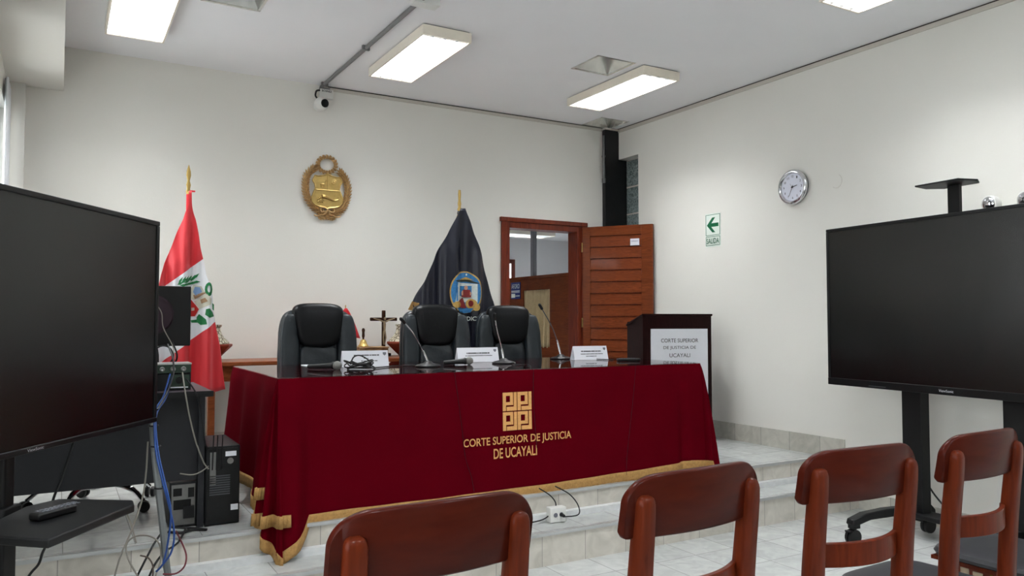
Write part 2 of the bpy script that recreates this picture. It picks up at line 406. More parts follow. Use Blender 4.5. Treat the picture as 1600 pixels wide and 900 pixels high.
# back wall with the doorway, right wall with the glass block opening
DX0, DX1, DZ = 3.90, 4.85, 2.40
slab('wall_back', MB().box(XL-.2, DX0, YB, YB+.15, ZF-.1, ZC+.1).box(DX1, XR+.25, YB, YB+.15, ZF-.1, ZC+.1).box(DX0, DX1, YB, YB+.15, DZ, ZC+.1), 'wall')
WZ0, WZ1, WY0 = 1.6, 3.168, 6.52
slab('wall_right', MB().box(XR, XR+.25, YN-.2, WY0, ZF-.1, ZC+.1).box(XR, XR+.25, WY0, YB, ZF-.1, WZ0).box(XR, XR+.25, WY0, YB, WZ1, ZC+.1), 'wall')
slab('wall_front', MB().box(XL-.2, XR+.25, YN-.15, YN, ZF-.1, ZC+.1), 'wall')
# left wall: an unseen big window added for its light in the near bay, a narrow one in the jog beside the stage
LJ = -0.365
slab('wall_left', MB()
     .box(XL-.15, XL, YN, -1.8, ZF-.1, ZC+.1).box(XL-.15, XL, 2.4, 5.15, ZF-.1, ZC+.1)
     .box(XL-.15, XL, -1.8, 2.4, ZF-.1, 0.95).box(XL-.15, XL, -1.8, 2.4, 2.9, ZC+.1)
     .box(XL-.15, LJ-.15, 5.15, 5.3, ZF-.1, ZC+.1)
     .box(LJ-.15, LJ, 5.15, 5.3, ZF-.1, ZC+.1).box(LJ-.15, LJ, 6.78, YB, ZF-.1, ZC+.1)
     .box(LJ-.15, LJ, 5.3, 6.78, ZF-.1, 1.2).box(LJ-.15, LJ, 5.3, 6.78, 2.95, ZC+.1), 'wall')
slab('wall_pilaster', MB().box(LJ, -0.245, 6.82, YB, ZP, 3.165), 'wall')
# ceiling with the three square openings, and the soffit along the window side
def ceiling_with_holes(holes):
    xs = sorted({XL-.2, XR+.25} | {h[0] for h in holes} | {h[1] for h in holes}); ys = sorted({YN-.2, YB+.15} | {h[2] for h in holes} | {h[3] for h in holes})
    mb = MB()
    for i in range(len(xs)-1):
        for j in range(len(ys)-1):
            cx, cyy = (xs[i]+xs[i+1])/2, (ys[j]+ys[j+1])/2
            if not any(h[0] < cx < h[1] and h[2] < cyy < h[3] for h in holes):
                mb.box(xs[i], xs[i+1], ys[j], ys[j+1], ZC, ZC+.1)
    return mb
VENTS = [(0.78, 1.14, 5.07, 5.43), (3.69, 4.05, 5.01, 5.375), (4.85, 5.21, 6.535, 6.895)]
slab('ceiling', ceiling_with_holes(VENTS), 'ceil')
slab('ceiling_soffit', MB().box(XL, 0.0, YN, YB, 3.165, ZC), 'wall')
slab('trim_4', MB().box(XR-.012, XR, YN, YB, ZC-.045, ZC-.012), 'trimw')
slab('trim_5', MB().box(2.05, XR, YB-.012, YB, ZC-.04, ZC-.012), 'trimw')
slab('gap_shade_right', MB().box(XR-.004, XR, YN, YB, ZC-.012, ZC), 'gap')  # dark strip standing in for the shadow line under the ceiling
slab('gap_shade_back', MB().box(2.05, XR, YB-.004, YB, ZC-.012, ZC), 'gap')  # same painted shade line, along the back wall
slab('baseboard_right', MB().box(XR-.012, XR, 4.03, YB, ZP, 0.472).box(XR-.012, XR, 1.0, 3.91, ZF, 0.10).box(XR-.012, XR, 3.91, 4.03, ZP-.158, 0.26), 'skirt')
slab('baseboard_back', MB().box(LJ, DX0-.06, YB-.012, YB, ZP, 0.472).box(DX1+.06, XR, YB-.012, YB, ZP, 0.472), 'skirt')
slab('baseboard_left', MB().box(XL, XL+.012, YN, 3.9, ZF, 0.10), 'skirt')
# windows on the left
def window(name, x, y0, y1, z0, z1, n):
    root = bpy.data.objects.new(name, None); COL.objects.link(root); root.location = (x, (y0+y1)/2, z0); struct(root)
    mb = MB(); h = z1-z0; wdt = (y1-y0)
    for k in range(n+1):
        yy = -wdt/2+wdt*k/n; a = max(yy-.025, -wdt/2); b = min(yy+.025, wdt/2); mb.box(-.09, -.04, a, b, 0, h)
    mb.box(-.09, -.04, -wdt/2, wdt/2, 0, .05).box(-.09, -.04, -wdt/2, wdt/2, h-.05, h)
    mb.build('window_frame', 'mullion', root)
    MB().box(-.07, -.066, -wdt/2+.02, wdt/2-.02, .03, h-.03).build('window_pane', 'pane', root)
window('window_added_light', XL, -1.8, 2.4, 0.95, 2.9, 4)  # out of view, added as a daylight source
window('window_2', LJ, 5.3, 6.78, 1.2, 2.95, 2)
# white curtain drawn back beside the narrow window, just its edge shows at the picture's left border
cb = MB(); cb.grid(lambda u, v: (LJ+.022+.012*math.sin(u*30), 6.38+u*.36+.05*(1-v)*u, 1.1+v*1.98), 36, 6)
tag(cb.build('curtain', 'sunwhite', solid=.003), 'white curtain hanging at the window on the far left edge', 'curtain')
# glass block window beside the column
root = bpy.data.objects.new('window_3', None); COL.objects.link(root); root.location = (XR+.14, 6.7, WZ0); struct(root)
for k in range(6):
    z0 = 1.568-.3*(k+1)+.008 if True else 0
    if z0 < 0: z0 = 0.0
    MB().box(-.03, .05, -.178, .2, z0, z0+.285 if k < 5 else .06).build('glass_block', 'block', root, bevel=.012)
MB().box(-.02, .04, -.18, .207, 0, WZ1-WZ0).build('mortar', 'trimw', root)

# steel column in the corner
t = thing('steel_column', 'black painted steel column in the back right corner beside the glass blocks', 'column', (5.22, 6.88, ZP))
MB().box(-.09, .093, -.03, .025, 0, ZC-ZP-.03).box(.093, .2, -.03, .025, WZ0-ZP, WZ1-ZP-.004).build('column_body', 'steel', t)
MB().box(-.10, .093, -.045, .025, ZC-ZP-.03, ZC-ZP-.012).build('cap_plate', 'trimw', t)
MB().tube([(-.105, -.02, 2.6), (-.105, -.02, 3.1)], .012, 8).box(-.12, -.09, -.035, -.005, 2.86, 2.88).box(-.118, -.092, -.035, -.005, 2.58, 2.63).build('side_pipe', 'conduit', t)

# door 1: frame, leaf swung into the room
D = bpy.data.objects.new('door_1', None); COL.objects.link(D); D.location = (4.375, YB, ZP); struct(D)
h = DZ-ZP; a = (DX1-DX0)/2
fr = MB()
fr.box(-a, -a+.05, -.02, .155, 0, h).box(a-.07, a, -.02, .155, 0, h).box(-a+.05, a-.07, -.02, .155, h-.06, h)
fr.box(-a-.045, -a+.01, -.03, 0, 0, h+.03).box(a-.01, a+.045, -.03, 0, 0, h+.03).box(-a-.06, a+.06, -.035, 0, h, h+.045)
fr.build('door_frame', 'jambwood', D, bevel=.004)
hx, hy = 4.84-4.375, -.045
ang = math.atan2(6.25-(YB-.045), 5.27-4.84)
LW = .76; LH = h-.02
T = Rz(ang, (hx, hy, .01))
lf = MB(); lf.box(0, .085, -.02, .02, 0, LH, T).box(LW-.12, LW, -.02, .02, 0, LH, T).box(.085, LW-.12, -.02, .02, LH-.10, LH, T).box(.085, LW-.12, -.02, .02, 0, .14, T)
leaf = lf.build('door_leaf', 'doorwood', D, bevel=.003)
nsl = 15
sl = MB(); hz = (LH-.24)/nsl
for k in range(nsl):
    z0 = .14+k*hz
    sl.add([(x, y, z) for x in (.083, LW-.118) for (y, z) in ((-.019, z0+.006), (-.006, z0+hz-.004), (.004, z0+hz-.004), (.014, z0+.006))],
           [(0, 1, 2, 3), (7, 6, 5, 4), (0, 4, 5, 1), (1, 5, 6, 2), (2, 6, 7, 3), (3, 7, 4, 0)], T)
sl.build('slat_panel', 'slatwood', leaf, smooth=False)
MB().box(.085, LW-.12, .006, .010, .14, LH-.1, T).build('back_board', 'jambwood', leaf, smooth=False)
MB().box(LW-.235, LW-.14, -.024, -.019, LH-.215, LH-.145, T).build('paper_label', 'white', leaf)
fnl = lambda x, z: T @ Vector((x, -.0255, z))
lettering('CERRADO', LW-.225, LH-.178, .075, .014, fnl, 'blue', leaf)
mbh = MB(); mbh.tube([T @ Vector((LW-.055, -.02, 1.0)), T @ Vector((LW-.055, -.06, 1.0)), T @ Vector((LW-.15, -.062, 1.0))], .009, 8).build('door_handle', 'chrome', leaf)
mbh = MB()
for zz in (.25, 1.0, 1.8): mbh.tube([T @ Vector((-.006, -.02, zz)), T @ Vector((-.006, -.02, zz+.1))], .008, 8)
mbh.build('hinge', 'brassd', leaf)

# ---- what shows through the doorway: a corridor, a half-glazed timber partition and a lit office behind it
PX = 4.83
slab('floor_corridor', MB().box(2.2, 8.6, YB+.15, 12.2, ZP-.1, ZP), 'floor')
slab('ceiling_corridor', MB().box(2.2, 8.6, YB+.15, 12.2, 2.86, 2.96), 'ceil')
slab('wall_corridor', MB().box(2.1, 2.2, YB+.15, 12.2, ZP, 2.96).box(8.5, 8.6, YB+.15, 12.2, ZP, 2.96).box(2.2, 8.6, 12.1, 12.2, ZP, 2.96).box(XR+.25, 8.6, YB+.05, YB+.15, ZP, 2.96), 'roomwhite')
pt = bpy.data.objects.new('wall_partition', None); COL.objects.link(pt); pt.location = (PX, YB+.16, ZP); struct(pt)
PH = 1.575
pb = MB()
pb.box(0, .05, 0, .44, 0, PH).box(0, .05, 1.02, 4.2, 0, PH).box(0, .05, .44, 1.02, 0, .78).box(0, .05, .44, 1.02, 1.44, PH)
pb.box(-.015, .065, 0, 4.2, PH, PH+.03).box(-.01, .06, 0, 4.2, 2.46, 2.545)
pb.build('timber_panel', 'doorwood', pt, smooth=False)
MB().box(.0, .05, .80, .86, PH+.03, 2.46).box(0, .05, 2.2, 2.26, PH+.03, 2.46).build('mullion', 'mullion', pt)
MB().box(.023, .028, 0, 4.2, PH+.02, 2.47).build('glass_pane', 'pane', pt)
cu = MB(); cu.grid(lambda u, v: (.012+.022*math.sin(u*46+2*v)*(.4+.6*(1-v)), .435+u*.59, .77+v*.675), 80, 8)
cu.build('pleated_curtain', 'curtain', pt, solid=.002)
# AFORO sign
sg = thing('capacity_sign', 'blue AFORO capacity sign on the timber partition seen through the doorway', 'sign', (PX-.004, YB+.16+1.2, 1.66))
MB().box(-.003, .003, -.11, .11, 0, .2).build('sign_plate', 'blue', sg)
fs_ = lambda x, z: Vector((-.0045, -x, z))
lettering('AFORO', -.095, .125, .19, .055, fs_, 'signwhite', sg)
MB().box(-.0045, -.003, -.1, .1, .09, .1).box(-.0045, -.003, -.1, .1, .076, .083).box(-.0045, -.003, .01, .1, .015, .062).box(-.0045, -.003, -.1, -.0, .03, .04).build('small_print', 'signwhite', sg)

# ------------------------------------------------------------------ ceiling lights
def make_light(name, label, L=1.13, W=.385):
    t = thing(name, label, 'light', (0, 0, 0), 0, 'fluorescent ceiling lights')
    a, b = W/2, L/2
    MB().box(-a, -a+.012, -b, b, -.08, -.008).box(a-.012, a, -b, b, -.08, -.008).box(-a+.012, a-.012, -b, -b+.012, -.08, -.008).box(-a+.012, a-.012, b-.012, b, -.08, -.008).build('housing', 'lampbody', t, smooth=False)
    MB().box(-a+.012, a-.012, -b+.012, b-.012, -.016, 0).build('gap_shade_plate', 'dark', t, smooth=False)  # dark inset painted as the shadow line between housing and ceiling
    MB().box(-a+.014, a-.014, -b+.03, b-.03, -.022, -.018).build('diffuser', 'lamp', t)
    lv = MB()
    for s in (-1, 0, 1): lv.box(s*W/4-.0015, s*W/4+.0015, -b+.012, b-.012, -.079, -.025)
    for k in range(15):
        yy = -b+.04+(L-.08)*k/14; lv.box(-a+.012, a-.012, yy-.001, yy+.001, -.078, -.027)
    lv.build('louvre', 'louvre', t)
    return t
L0 = make_light('ceiling_light', 'fluorescent ceiling light above the left television, cut by the top border')
L0.location = (0.437, 5.64, ZC)
spots = [((2.39, 5.63), 'fluorescent ceiling light in the middle, between the grey conduit and the air vent'),
         ((4.33, 5.555), 'fluorescent ceiling light nearest the back right corner, beside the air vent'),
         ((4.36, 2.73), 'fluorescent ceiling light cut by the top border at the upper right'),
         ((0.437, 2.73), 'fluorescent ceiling light above the front seats on the left'), ((2.39, 2.73), 'fluorescent ceiling light above the front seats in the middle'),
         ((0.437, -.2), 'fluorescent ceiling light behind the viewer on the left'), ((2.39, -.2), 'fluorescent ceiling light behind the viewer in the middle'),
         ((4.36, -.2), 'fluorescent ceiling light behind the viewer on the right'), ((2.39, -3.0), 'fluorescent ceiling light at the rear of the room')]
for (x, y), lb in spots: dup(L0, (x, y, ZC), 0, lb)
dup(L0, (6.5, 11.0, 2.86), R(90), 'extra fluorescent light added to brighten the far end of the office behind the glass')  # extra lamp, added to make the office brighter
dup(L0, (6.9, 7.8, 2.86), R(62), 'unseen fluorescent light added to brighten the office, hidden behind the back wall')  # second extra lamp for office brightness, out of view
dup(L0, (6.0, 9.6, 2.86), R(62), 'fluorescent light in the office seen through the doorway glass')
dup(L0, (3.4, 9.0, 2.86), 0, 'fluorescent light in the corridor behind the doorway')
# bright louvred window at the end of the office
_wx = ony(804, 400, 12.07).x
wn = thing('office_window', 'small bright framed window of the office seen through the doorway glass', 'window', (_wx-.75, 12.07, 1.98))
MB().box(-.75, .75, -.02, .02, 0, .5).box(-.68, .68, -.03, -.019, .06, .44).build('window_frame', 'jambwood', wn)
MB().box(-.66, .66, -.034, -.03, .08, .42).build('window_pane', mat('daylight_pane', (255, 255, 255), noise=0, emit=((235, 245, 255), 4.0)), wn)
bl = MB()
for k in range(9): bl.box(_wx-1.0+.13*k, _wx-.91+.13*k, 12.02, 12.03, .9, 1.93)
tag(bl.build('vertical_blind', 'sunwhite', smooth=False), 'white vertical strips below the small office window', 'blind')
# ------------------------------------------------------------------ vents
for i, (x0, x1, y0, y1) in enumerate(VENTS):
    lb = ['square metal air vent in the ceiling cut by the top border', 'square metal air vent in the ceiling beside the lit fixture', 'square metal air vent in the ceiling corner above the black column'][i]
    t = thing('air_vent', lb, 'vent', ((x0+x1)/2, (y0+y1)/2, ZC), 0, 'square ceiling air vents')
    a, b = (x1-x0)/2, (y1-y0)/2
    n = .07; d = .17; mb = MB()
    mb.add([(-a, -b, 0), (a, -b, 0), (a, b, 0), (-a, b, 0), (-n, -n, d), (n, -n, d), (n, n, d), (-n, n, d)],
           [(0, 4, 5, 1), (1, 5, 6, 2), (2, 6, 7, 3), (3, 7, 4, 0)])
    mb.build('sheet_cone', 'galv', t, smooth=False, solid=.002)
    MB().box(-n, n, -n, n, d, d+.01).build('neck', 'dark', t)
    f = MB(); e = .012 if i != 2 else .0
    for (u0, u1, v0, v1) in ((-a-e, a+e, -b-e, -b+.006), (-a-e, a+e, b-.006, b+e), (-a-e, -a+.006, -b, b), (a-.006, a+e, -b, b)): f.box(u0, u1, v0, v1, -.004, .003)
    f.build('vent_flange', 'galv', t)
# ------------------------------------------------------------------ conduit, camera
t = thing('ceiling_conduit', 'grey conduit running along the ceiling to the security camera', 'conduit', (2.005, 5.0, ZC-.018))
MB().tube([(-.003, 1.88, 0), (.012, -1.6, 0)], .016, 10).build('pipe', 'conduit', t)
MB().tube([(.012, -1.6, 0), (.014, -4.0, 0)], .016, 10).build('pipe_extension', 'conduit', t)
for yy in (1.80, .72, -.29): MB().box(-.03, .03, yy-.012, yy+.012, -.02, .018).build('clamp', 'conduit', t, bevel=.003)
MB().tube([(-.003, 1.88, 0), (-.003, 1.9, -.02), (-.003, 1.9, -.075)], .018, 10).build('elbow', 'conduit', t)
MB().box(-.05, .13, -.36, -.27, -.03, .018).build('junction_box', 'whitepl', t, bevel=.004)
t = thing('security_camera', 'white dome security camera on the back wall below its junction box', 'camera', (1.985, YB-.03, 3.30))
MB().sup((0, -.06, .02), (.062, .062, .06), 1, 1).build('camera_dome', 'whitepl', t)
MB().lathe([(.05, 0), (.055, .02), (.045, .045)], 20, Matrix.Translation((0, .03, .02)) @ Matrix.Rotation(R(90), 4, 'X')).build('mount', 'whitepl', t)
dv = Vector((.28, -1, -.12)).normalized(); q = dv.to_track_quat('Z', 'Y').to_matrix().to_4x4()
MB().lathe([(.037, 0), (.037, .008), (.03, .012), (.0, .012)], 20, Matrix.Translation(Vector((0, -.06, .02))+dv*.05) @ q).build('lens', 'blackplastic', t)
MB().tube(smooth_path([(-.03, -.02, .075), (-.045, -.02, .1), (-.035, -.02, .14), (-.005, -.02, .15)]), .008, 8).build('camera_cable', 'blackcable', t)
t = thing('junction_box', 'small white junction box on the back wall above the security camera', 'box', (2.045, YB, 3.385))
MB().box(-.06, .06, -.045, 0, 0, .085).build('box_cover', 'whitepl', t, bevel=.004)
lettering('BOSINEZ', -.045, .058, .09, .018, lambda x, z: Vector((x, -.0465, z)), 'ink', t, bold=.02)
MB().box(-.055, .03, -.04, 0, .085, .1).build('cable_entry', 'conduit', t)

# ------------------------------------------------------------------ gilded coat of arms
t = thing('coat_of_arms', 'gilded relief coat of arms hung on the back wall', 'emblem', (2.062, YB, 2.56))
K = 1245.0
def cz(x, y): return ((x-437)/K, (475-y)/K)
sh = [cz(*p) for p in [(437, 290), (480, 310), (540, 322), (580, 318), (606, 372), (580, 410), (572, 460), (590, 500), (612, 560), (606, 610), (575, 645), (520, 662), (470, 664), (437, 682)]]
sh = sh+[(-x, z) for x, z in sh[::-1][1:-1]]
S = MB().prism(sh, -.035, -.006).build('shield', 'brass', t, bevel=.006)
sc2 = [(x*.93, z*.93+.0) for x, z in sh]
rim = MB(); rim.tube([(x, -.037, z) for x, z in sh+[sh[0]]], .006, 8).tube([(-.113, -.038, .0), (.113, -.038, .0)], .005, 8).tube([(0, -.038, .0), (0, -.038, .145)], .004, 8)
rim.build('shield_rim', 'brass', S)
an = MB()   # vicuna
an.sup((-.045, -.04, .052), (.026, .007, .012), 1, 1, 14, 8)
for lx in (-.064, -.055, -.034, -.026): an.tube([(lx, -.04, .05), (lx, -.04, .02)], [.004, .0025], 6)
an.tube([(-.026, -.04, .055), (-.018, -.04, .078), (-.016, -.04, .088)], [.007, .005, .004], 6).tube([(-.018, -.04, .088), (-.004, -.04, .085)], [.005, .003], 6)
an.build('vicuna_relief', 'brass', S)
tr = MB(); tr.tube([(.056, -.04, .02), (.056, -.04, .06)], [.005, .004], 6)
for q_ in range(9):
    an_ = q_*.7; tr.sup((.056+.018*math.cos(an_), -.04, .08+.016*math.sin(an_)), (.011, .006, .011), 1, 1, 8, 6)
tr.sup((.056, -.041, .08), (.016, .008, .016), 1, 1, 10, 6); tr.build('tree_relief', 'brass', S)
cn = MB(); cn.tube(smooth_path([(.1, -.04, -.048), (.098, -.04, -.075), (.06, -.04, -.088), (.02, -.04, -.075), (-.02, -.04, -.06), (-.05, -.04, -.06)]), [.002+.0006*i for i in range(31)], 8)
for i in range(16): cn.sup((-.075+random.uniform(-.016, .03), -.04, -.085+random.uniform(-.025, .02)), (.008, .006, .008), 1, 1, 8, 5)
cn.build('cornucopia_relief', 'brass', S)
wr = MB(); cx_, cz_ = cz(430, 185)
for i in range(18):
    a_ = 2*PI*i/18
    for rr, tl in ((.078, -.5), (.072, .5), (.078, 0)):
        p_ = (cx_+rr*1.08*math.cos(a_), -.03, cz_+rr*.92*math.sin(a_)); dd = Vector((-math.sin(a_+tl), 0, math.cos(a_+tl)))
        wr.leaf(p_, dd, .034, .022, .016)
wr.tube([(cx_+.076*math.cos(2*PI*i/30), -.018, cz_+.066*math.sin(2*PI*i/30)) for i in range(31)], .009, 8)
wr.build('top_wreath', 'bronze', t)
def branch(side, pts):
    b = MB(); pp = smooth_path([(cz(*p)[0]*1, -.02, cz(*p)[1]) for p in pts], 8); N = len(pp)
    b.tube(pp, [.006]*N, 6)
    for i in range(1, N-1):
        tg = (pp[min(i+1, N-1)]-pp[i-1]).normalized(); nn = Vector((tg.z, 0, -tg.x))
        if i % 2: continue
        for s in (-1, 1):
            b.leaf(pp[i]+Vector((0, -.004, 0)), tg+nn*s*.95, .058, .022, .018)
            b.leaf(pp[i]+tg*.012+Vector((0, -.014, 0)), tg+nn*s*.35, .055, .019, .018)
    return b.build('laurel_branch', 'bronze', t)
branch(-1, [(560, 765), (470, 760), (380, 725), (280, 660), (215, 560), (195, 440), (215, 320), (285, 240)])
branch(1, [(310, 765), (410, 760), (500, 725), (590, 680), (650, 590), (675, 460), (650, 340), (590, 260)])
rb = MB()
for s in (-1, 1):
    rb.tube(smooth_path([(0, -.045, -.175), (s*.03, -.05, -.16), (s*.06, -.045, -.165), (s*.055, -.045, -.195), (s*.02, -.05, -.19), (0, -.045, -.175)]), .006, 6)
    rb.tube(smooth_path([(0, -.045, -.18), (s*.03, -.045, -.215), (s*.09, -.04, -.235), (s*.12, -.035, -.225)]), .006, 6)
rb.build('ribbon', 'bronze', t)

# ------------------------------------------------------------------ exit sign, clock, marks on right wall
t = thing('exit_sign', 'white and green SALIDA exit sign with arrow on the right wall', 'sign', (XR, 5.425, 2.09))
fx_ = lambda x, z: Vector((-.0075, -x, z))
MB().box(-.004, 0, -.098, .098, 0, .315).build('sign_plate', 'signwhite', t)
bd = MB()
for z0, z1 in ((0.012, .098), (.108, .305)):
    bd.box(-.006, -.004, -.092, .092, z0, z0+.004).box(-.006, -.004, -.092, .092, z1-.004, z1).box(-.006, -.004, -.092, -.088, z0, z1).box(-.006, -.004, .088, .092, z0, z1)
bd.build('sign_border', 'green', t)
ar = [(-.075, .205), (-.005, .275), (.03, .275), (-.02, .222), (.072, .222), (.072, .188), (-.02, .188), (.03, .135), (-.005, .135)]
MB().prism([(-x, z) for x, z in ar], -.0075, -.004, 'x').build('arrow', 'green', t)
lettering('SALIDA', -.08, .03, .16, .05, fx_, 'green', t, bold=.01)
t = thing('wall_clock', 'round silver wall clock with white dial on the right wall', 'clock', (XR, 4.468, 2.51))
TX = Matrix.Rotation(R(-90), 4, 'Y')   # local z -> -x
MB().lathe([(.135, 0), (.142, .01), (.146, .025), (.14, .029)], 48, TX).build('clock_back', 'greyplastic', t)
prof = [(.112, .03), (.115, .045), (.125, .055), (.137, .052), (.147, .04), (.148, .03), (.14, .025)]
MB().lathe(prof, 56, TX).build('clock_rim', 'chrome', t)
MB().lathe([(.114, .03), (.114, .0345), (0, .0345)], 48, TX).build('dial', mat('dial_white', (222, 224, 236), .5, noise=0), t)
for k in range(1, 13):
    nm = MB()
    a_ = 2*PI*k/12; v, f = text_mesh(str(k), .011 if k < 10 else .02, .02, .01)
    wdt = .011 if k < 10 else .02
    nm.add([(-.0355, -(.09*math.sin(a_)-wdt/2+x), .09*math.cos(a_)-.01+z) for x, z in v], f)
    nm.build('numeral', 'ink', t, smooth=False)
def hand(ang, ln, wd, x, nme, tail=.015):
    d = Vector((0, -math.sin(ang), math.cos(ang))); s_ = Vector((0, d.z, -d.y))
    p = [s_*wd/2-d*tail, -s_*wd/2-d*tail, -s_*wd*.3+d*ln, s_*wd*.3+d*ln]
    mb = MB(); mb.add([tuple(q+Vector((x, 0, 0))) for q in p]+[tuple(q+Vector((x-.0015, 0, 0))) for q in p], [(0, 1, 2, 3), (7, 6, 5, 4), (0, 4, 5, 1), (1, 5, 6, 2), (2, 6, 7, 3), (3, 7, 4, 0)])
    mb.build(nme, 'ink', t)
hand(R(78), .05, .007, -.037, 'hour_hand'); hand(R(205), .082, .005, -.039, 'minute_hand'); hand(R(-35), .035, .002, -.041, 'second_hand')
MB().lathe([(.006, .036), (.006, .043)], 16, TX).build('hand_hub', 'ink', t)
p0 = onx(1307, 283, XR)
mb = MB(); mb.tube([(XR-.001, p0.y-.05*math.cos(a_), p0.z+.055*math.sin(a_)) for a_ in [R(-130+10*i) for i in range(20)]], .0016, 6)
tag(mb.build('old_fixing_ring', 'trimw', keep=False), 'faint ring mark left by an old fixture right of the clock', 'wall mark')
# emergency light behind the right television
t = thing('emergency_light', 'white emergency light with two round lamps on the wall above the right television', 'light', (XR, 2.74, 2.02))
MB().box(-.075, 0, -.16, .16, 0, .09).build('battery_case', 'whitepl', t, bevel=.01)
for yy in (-.115, .105):
    hd = Matrix.Translation((-.07, yy, .135)) @ Vector((-1, .25, -.1)).to_track_quat('Z', 'Y').to_matrix().to_4x4()
    l_ = MB().lathe([(.02, -.05), (.05, -.03), (.058, 0), (.058, .02), (.052, .026)], 24, hd).build('lamp_head', 'whitepl', t)
    MB().lathe([(.05, .024), (.046, .032), (.03, .04), (.0, .044)], 24, hd).build('lamp_lens', 'chrome', l_)
# power strip near floor behind the cart (tiny) ------------------------------------------------
t = thing('wall_socket', 'small dark socket on the right wall behind the television cart', 'socket', (XR, 3.17, .22))
MB().box(-.012, 0, -.035, .035, 0, .08).build('cover_plate', 'greyplastic', t, bevel=.003)

# ================================================================== THE BENCH TABLE
TX0, TX1, TY0, TY1, TZ = 1.02, 4.018, 4.25, 5.48, 1.088
t = thing('conference_table', 'long table hidden under the red cloth on the stage', 'table', ((TX0+TX1)/2, (TY0+TY1)/2, ZP+.004))
a, b, h = (TX1-TX0)/2-.01, (TY1-TY0)/2-.01, TZ-.012-ZP-.004
MB().box(-a, a, -b, b, h-.035, h).build('tabletop', 'consolewood', t)
for x in (-a+.1, a-.1):
    for y in (-b+.08, b-.08): MB().box(x-.03, x+.03, y-.03, y+.03, 0, h-.035).build('leg', 'consolewood', t)
MB().box(-a+.07, a-.07, -b+.2, -b+.22, .25, h-.035).build('modesty_panel', 'consolewood', t)
# cloth ------------------------------------------------------------
path = []   # (top point, outward normal, hem z, flare, kind)
def hem_front(x):
    pts = [(1.0, .365), (1.15, .352), (2.5, .355), (3.35, .372), (3.8, .392), (3.9, .40), (4.1, .385)]
    for (x0, z0), (x1, z1) in zip(pts, pts[1:]):
        if x <= x1: return z0+(z1-z0)*max(0, (x-x0)/(x1-x0))
    return pts[-1][1]
N = 60
for i in range(N+1):                                   # left side, back to front
    u = i/N; y = TY1-(TY1-TY0)*u
    path.append((Vector((TX0, y, 0)), Vector((-1, 0, 0)), .60-.17*u, .045+.03*math.sin(u*16)+.02*u, 0))
NF = 26
for i in range(1, NF):                                 # left front corner: fabric corner hangs low, in folds
    u = i/NF; a_ = R(180+90*u); dip = math.sin(PI*min(1, u*1.05))**1.1
    z = .43+(.175-.43)*u**.9
    path.append((Vector((TX0, TY0, 0)), Vector((math.cos(a_), math.sin(a_), 0)), z, .075+.075*u+.035*math.sin(u*15), 1))
N2 = 150
for i in range(N2+1):                                  # front
    u = i/N2; x = TX0+(TX1-TX0)*u
    e = max(0, 1-(1-u)*14); c_ = max(0, 1-(x-TX0)/.15)
    path.append((Vector((x, TY0, 0)), Vector((-.25*c_, -1, 0)), hem_front(x)-(.02+.15*c_**.7 if c_ > 0 else 0), .12*min(1, c_*2.5)+.028+.006*math.sin(x*7.3)+.004*math.sin(x*17)+.03*e+(-.03*math.exp(-((x-3.83)/.035)**2)), 0))
for i in range(1, NF):
    u = i/NF; a_ = R(270+90*u); dip = math.sin(PI*u)
    path.append((Vector((TX1, TY0, 0)), Vector((math.cos(a_), math.sin(a_), 0)), .42-dip*.2, .085+.05*math.sin(u*PI)+.02*math.sin(u*11+1), 1))
for i in range(N+1):
    u = i/N; y = TY0+(TY1-TY0)*u
    path.append((Vector((TX1, y, 0)), Vector((1, 0, 0)), .44+.1*u, .07+.02*math.sin(u*15), 0))
def cloth_pt(k, v, off=0.0, extra=0.0):
    T_, n_, hz, fl, kd = path[k]
    z = TZ-(TZ-hz)*v-extra
    f = fl*(v**.75) if kd else fl*(.25*min(1, v*8)+.75*v)
    return T_+n_*(f+.004+off)+Vector((0, 0, z))
NV = 22
cm = MB(); nk = len(path)
cm.grid(lambda u, v: cloth_pt(min(nk-1, round(u*(nk-1))), v), nk-1, NV, flip=True)
cm.box(TX0-.004, TX1+.004, TY0-.004, TY1+.002, TZ-.004, TZ)
cloth = cm.build('tablecloth', 'cloth', angle=70)
tag(cloth, 'red tablecloth with gold fringe draped over the long table', 'tablecloth')
cl0 = Vector(cloth.location)
def rel(mb):
    mb.v = [tuple(Vector(p)-cl0) for p in mb.v]; return mb
fm = MB()
fm.grid(lambda u, v: cloth_pt(min(nk-1, round(u*(nk-1))), 1.0, .004+.003*math.sin(round(u*(nk-1))*2.1)*v, -.012+v*.066), nk-1, 3, flip=True)
rel(fm).build('fringe', 'fringe', cloth, solid=.003)
# stripes of corner fringe that fold back on themselves over the left corner
for (za, k0, k1, o) in ((.53, N+1, N+9, .016), (.40, N+2, N+NF+4, .014)):
    fm = MB(); rows = []
    for k in range(k0, k1):
        T_, n_, hz, fl, kd = path[k]
        rows.append(k)
    for j in range(len(rows)-1):
        q = []
        for k in (rows[j], rows[j+1]):
            for zz in (za, za-.062):
                T_, n_, hz, fl, kd = path[k]; v = (TZ-zz)/(TZ-hz); v = min(v, 1.05)
                q.append(tuple(T_+n_*(fl*(max(v, .01)**.75)+.004+o)+Vector((0, 0, zz))))
        fm.add(q, [(0, 1, 3, 2)])
    rel(fm).build('corner_fringe', 'fringe', cloth, solid=.003)
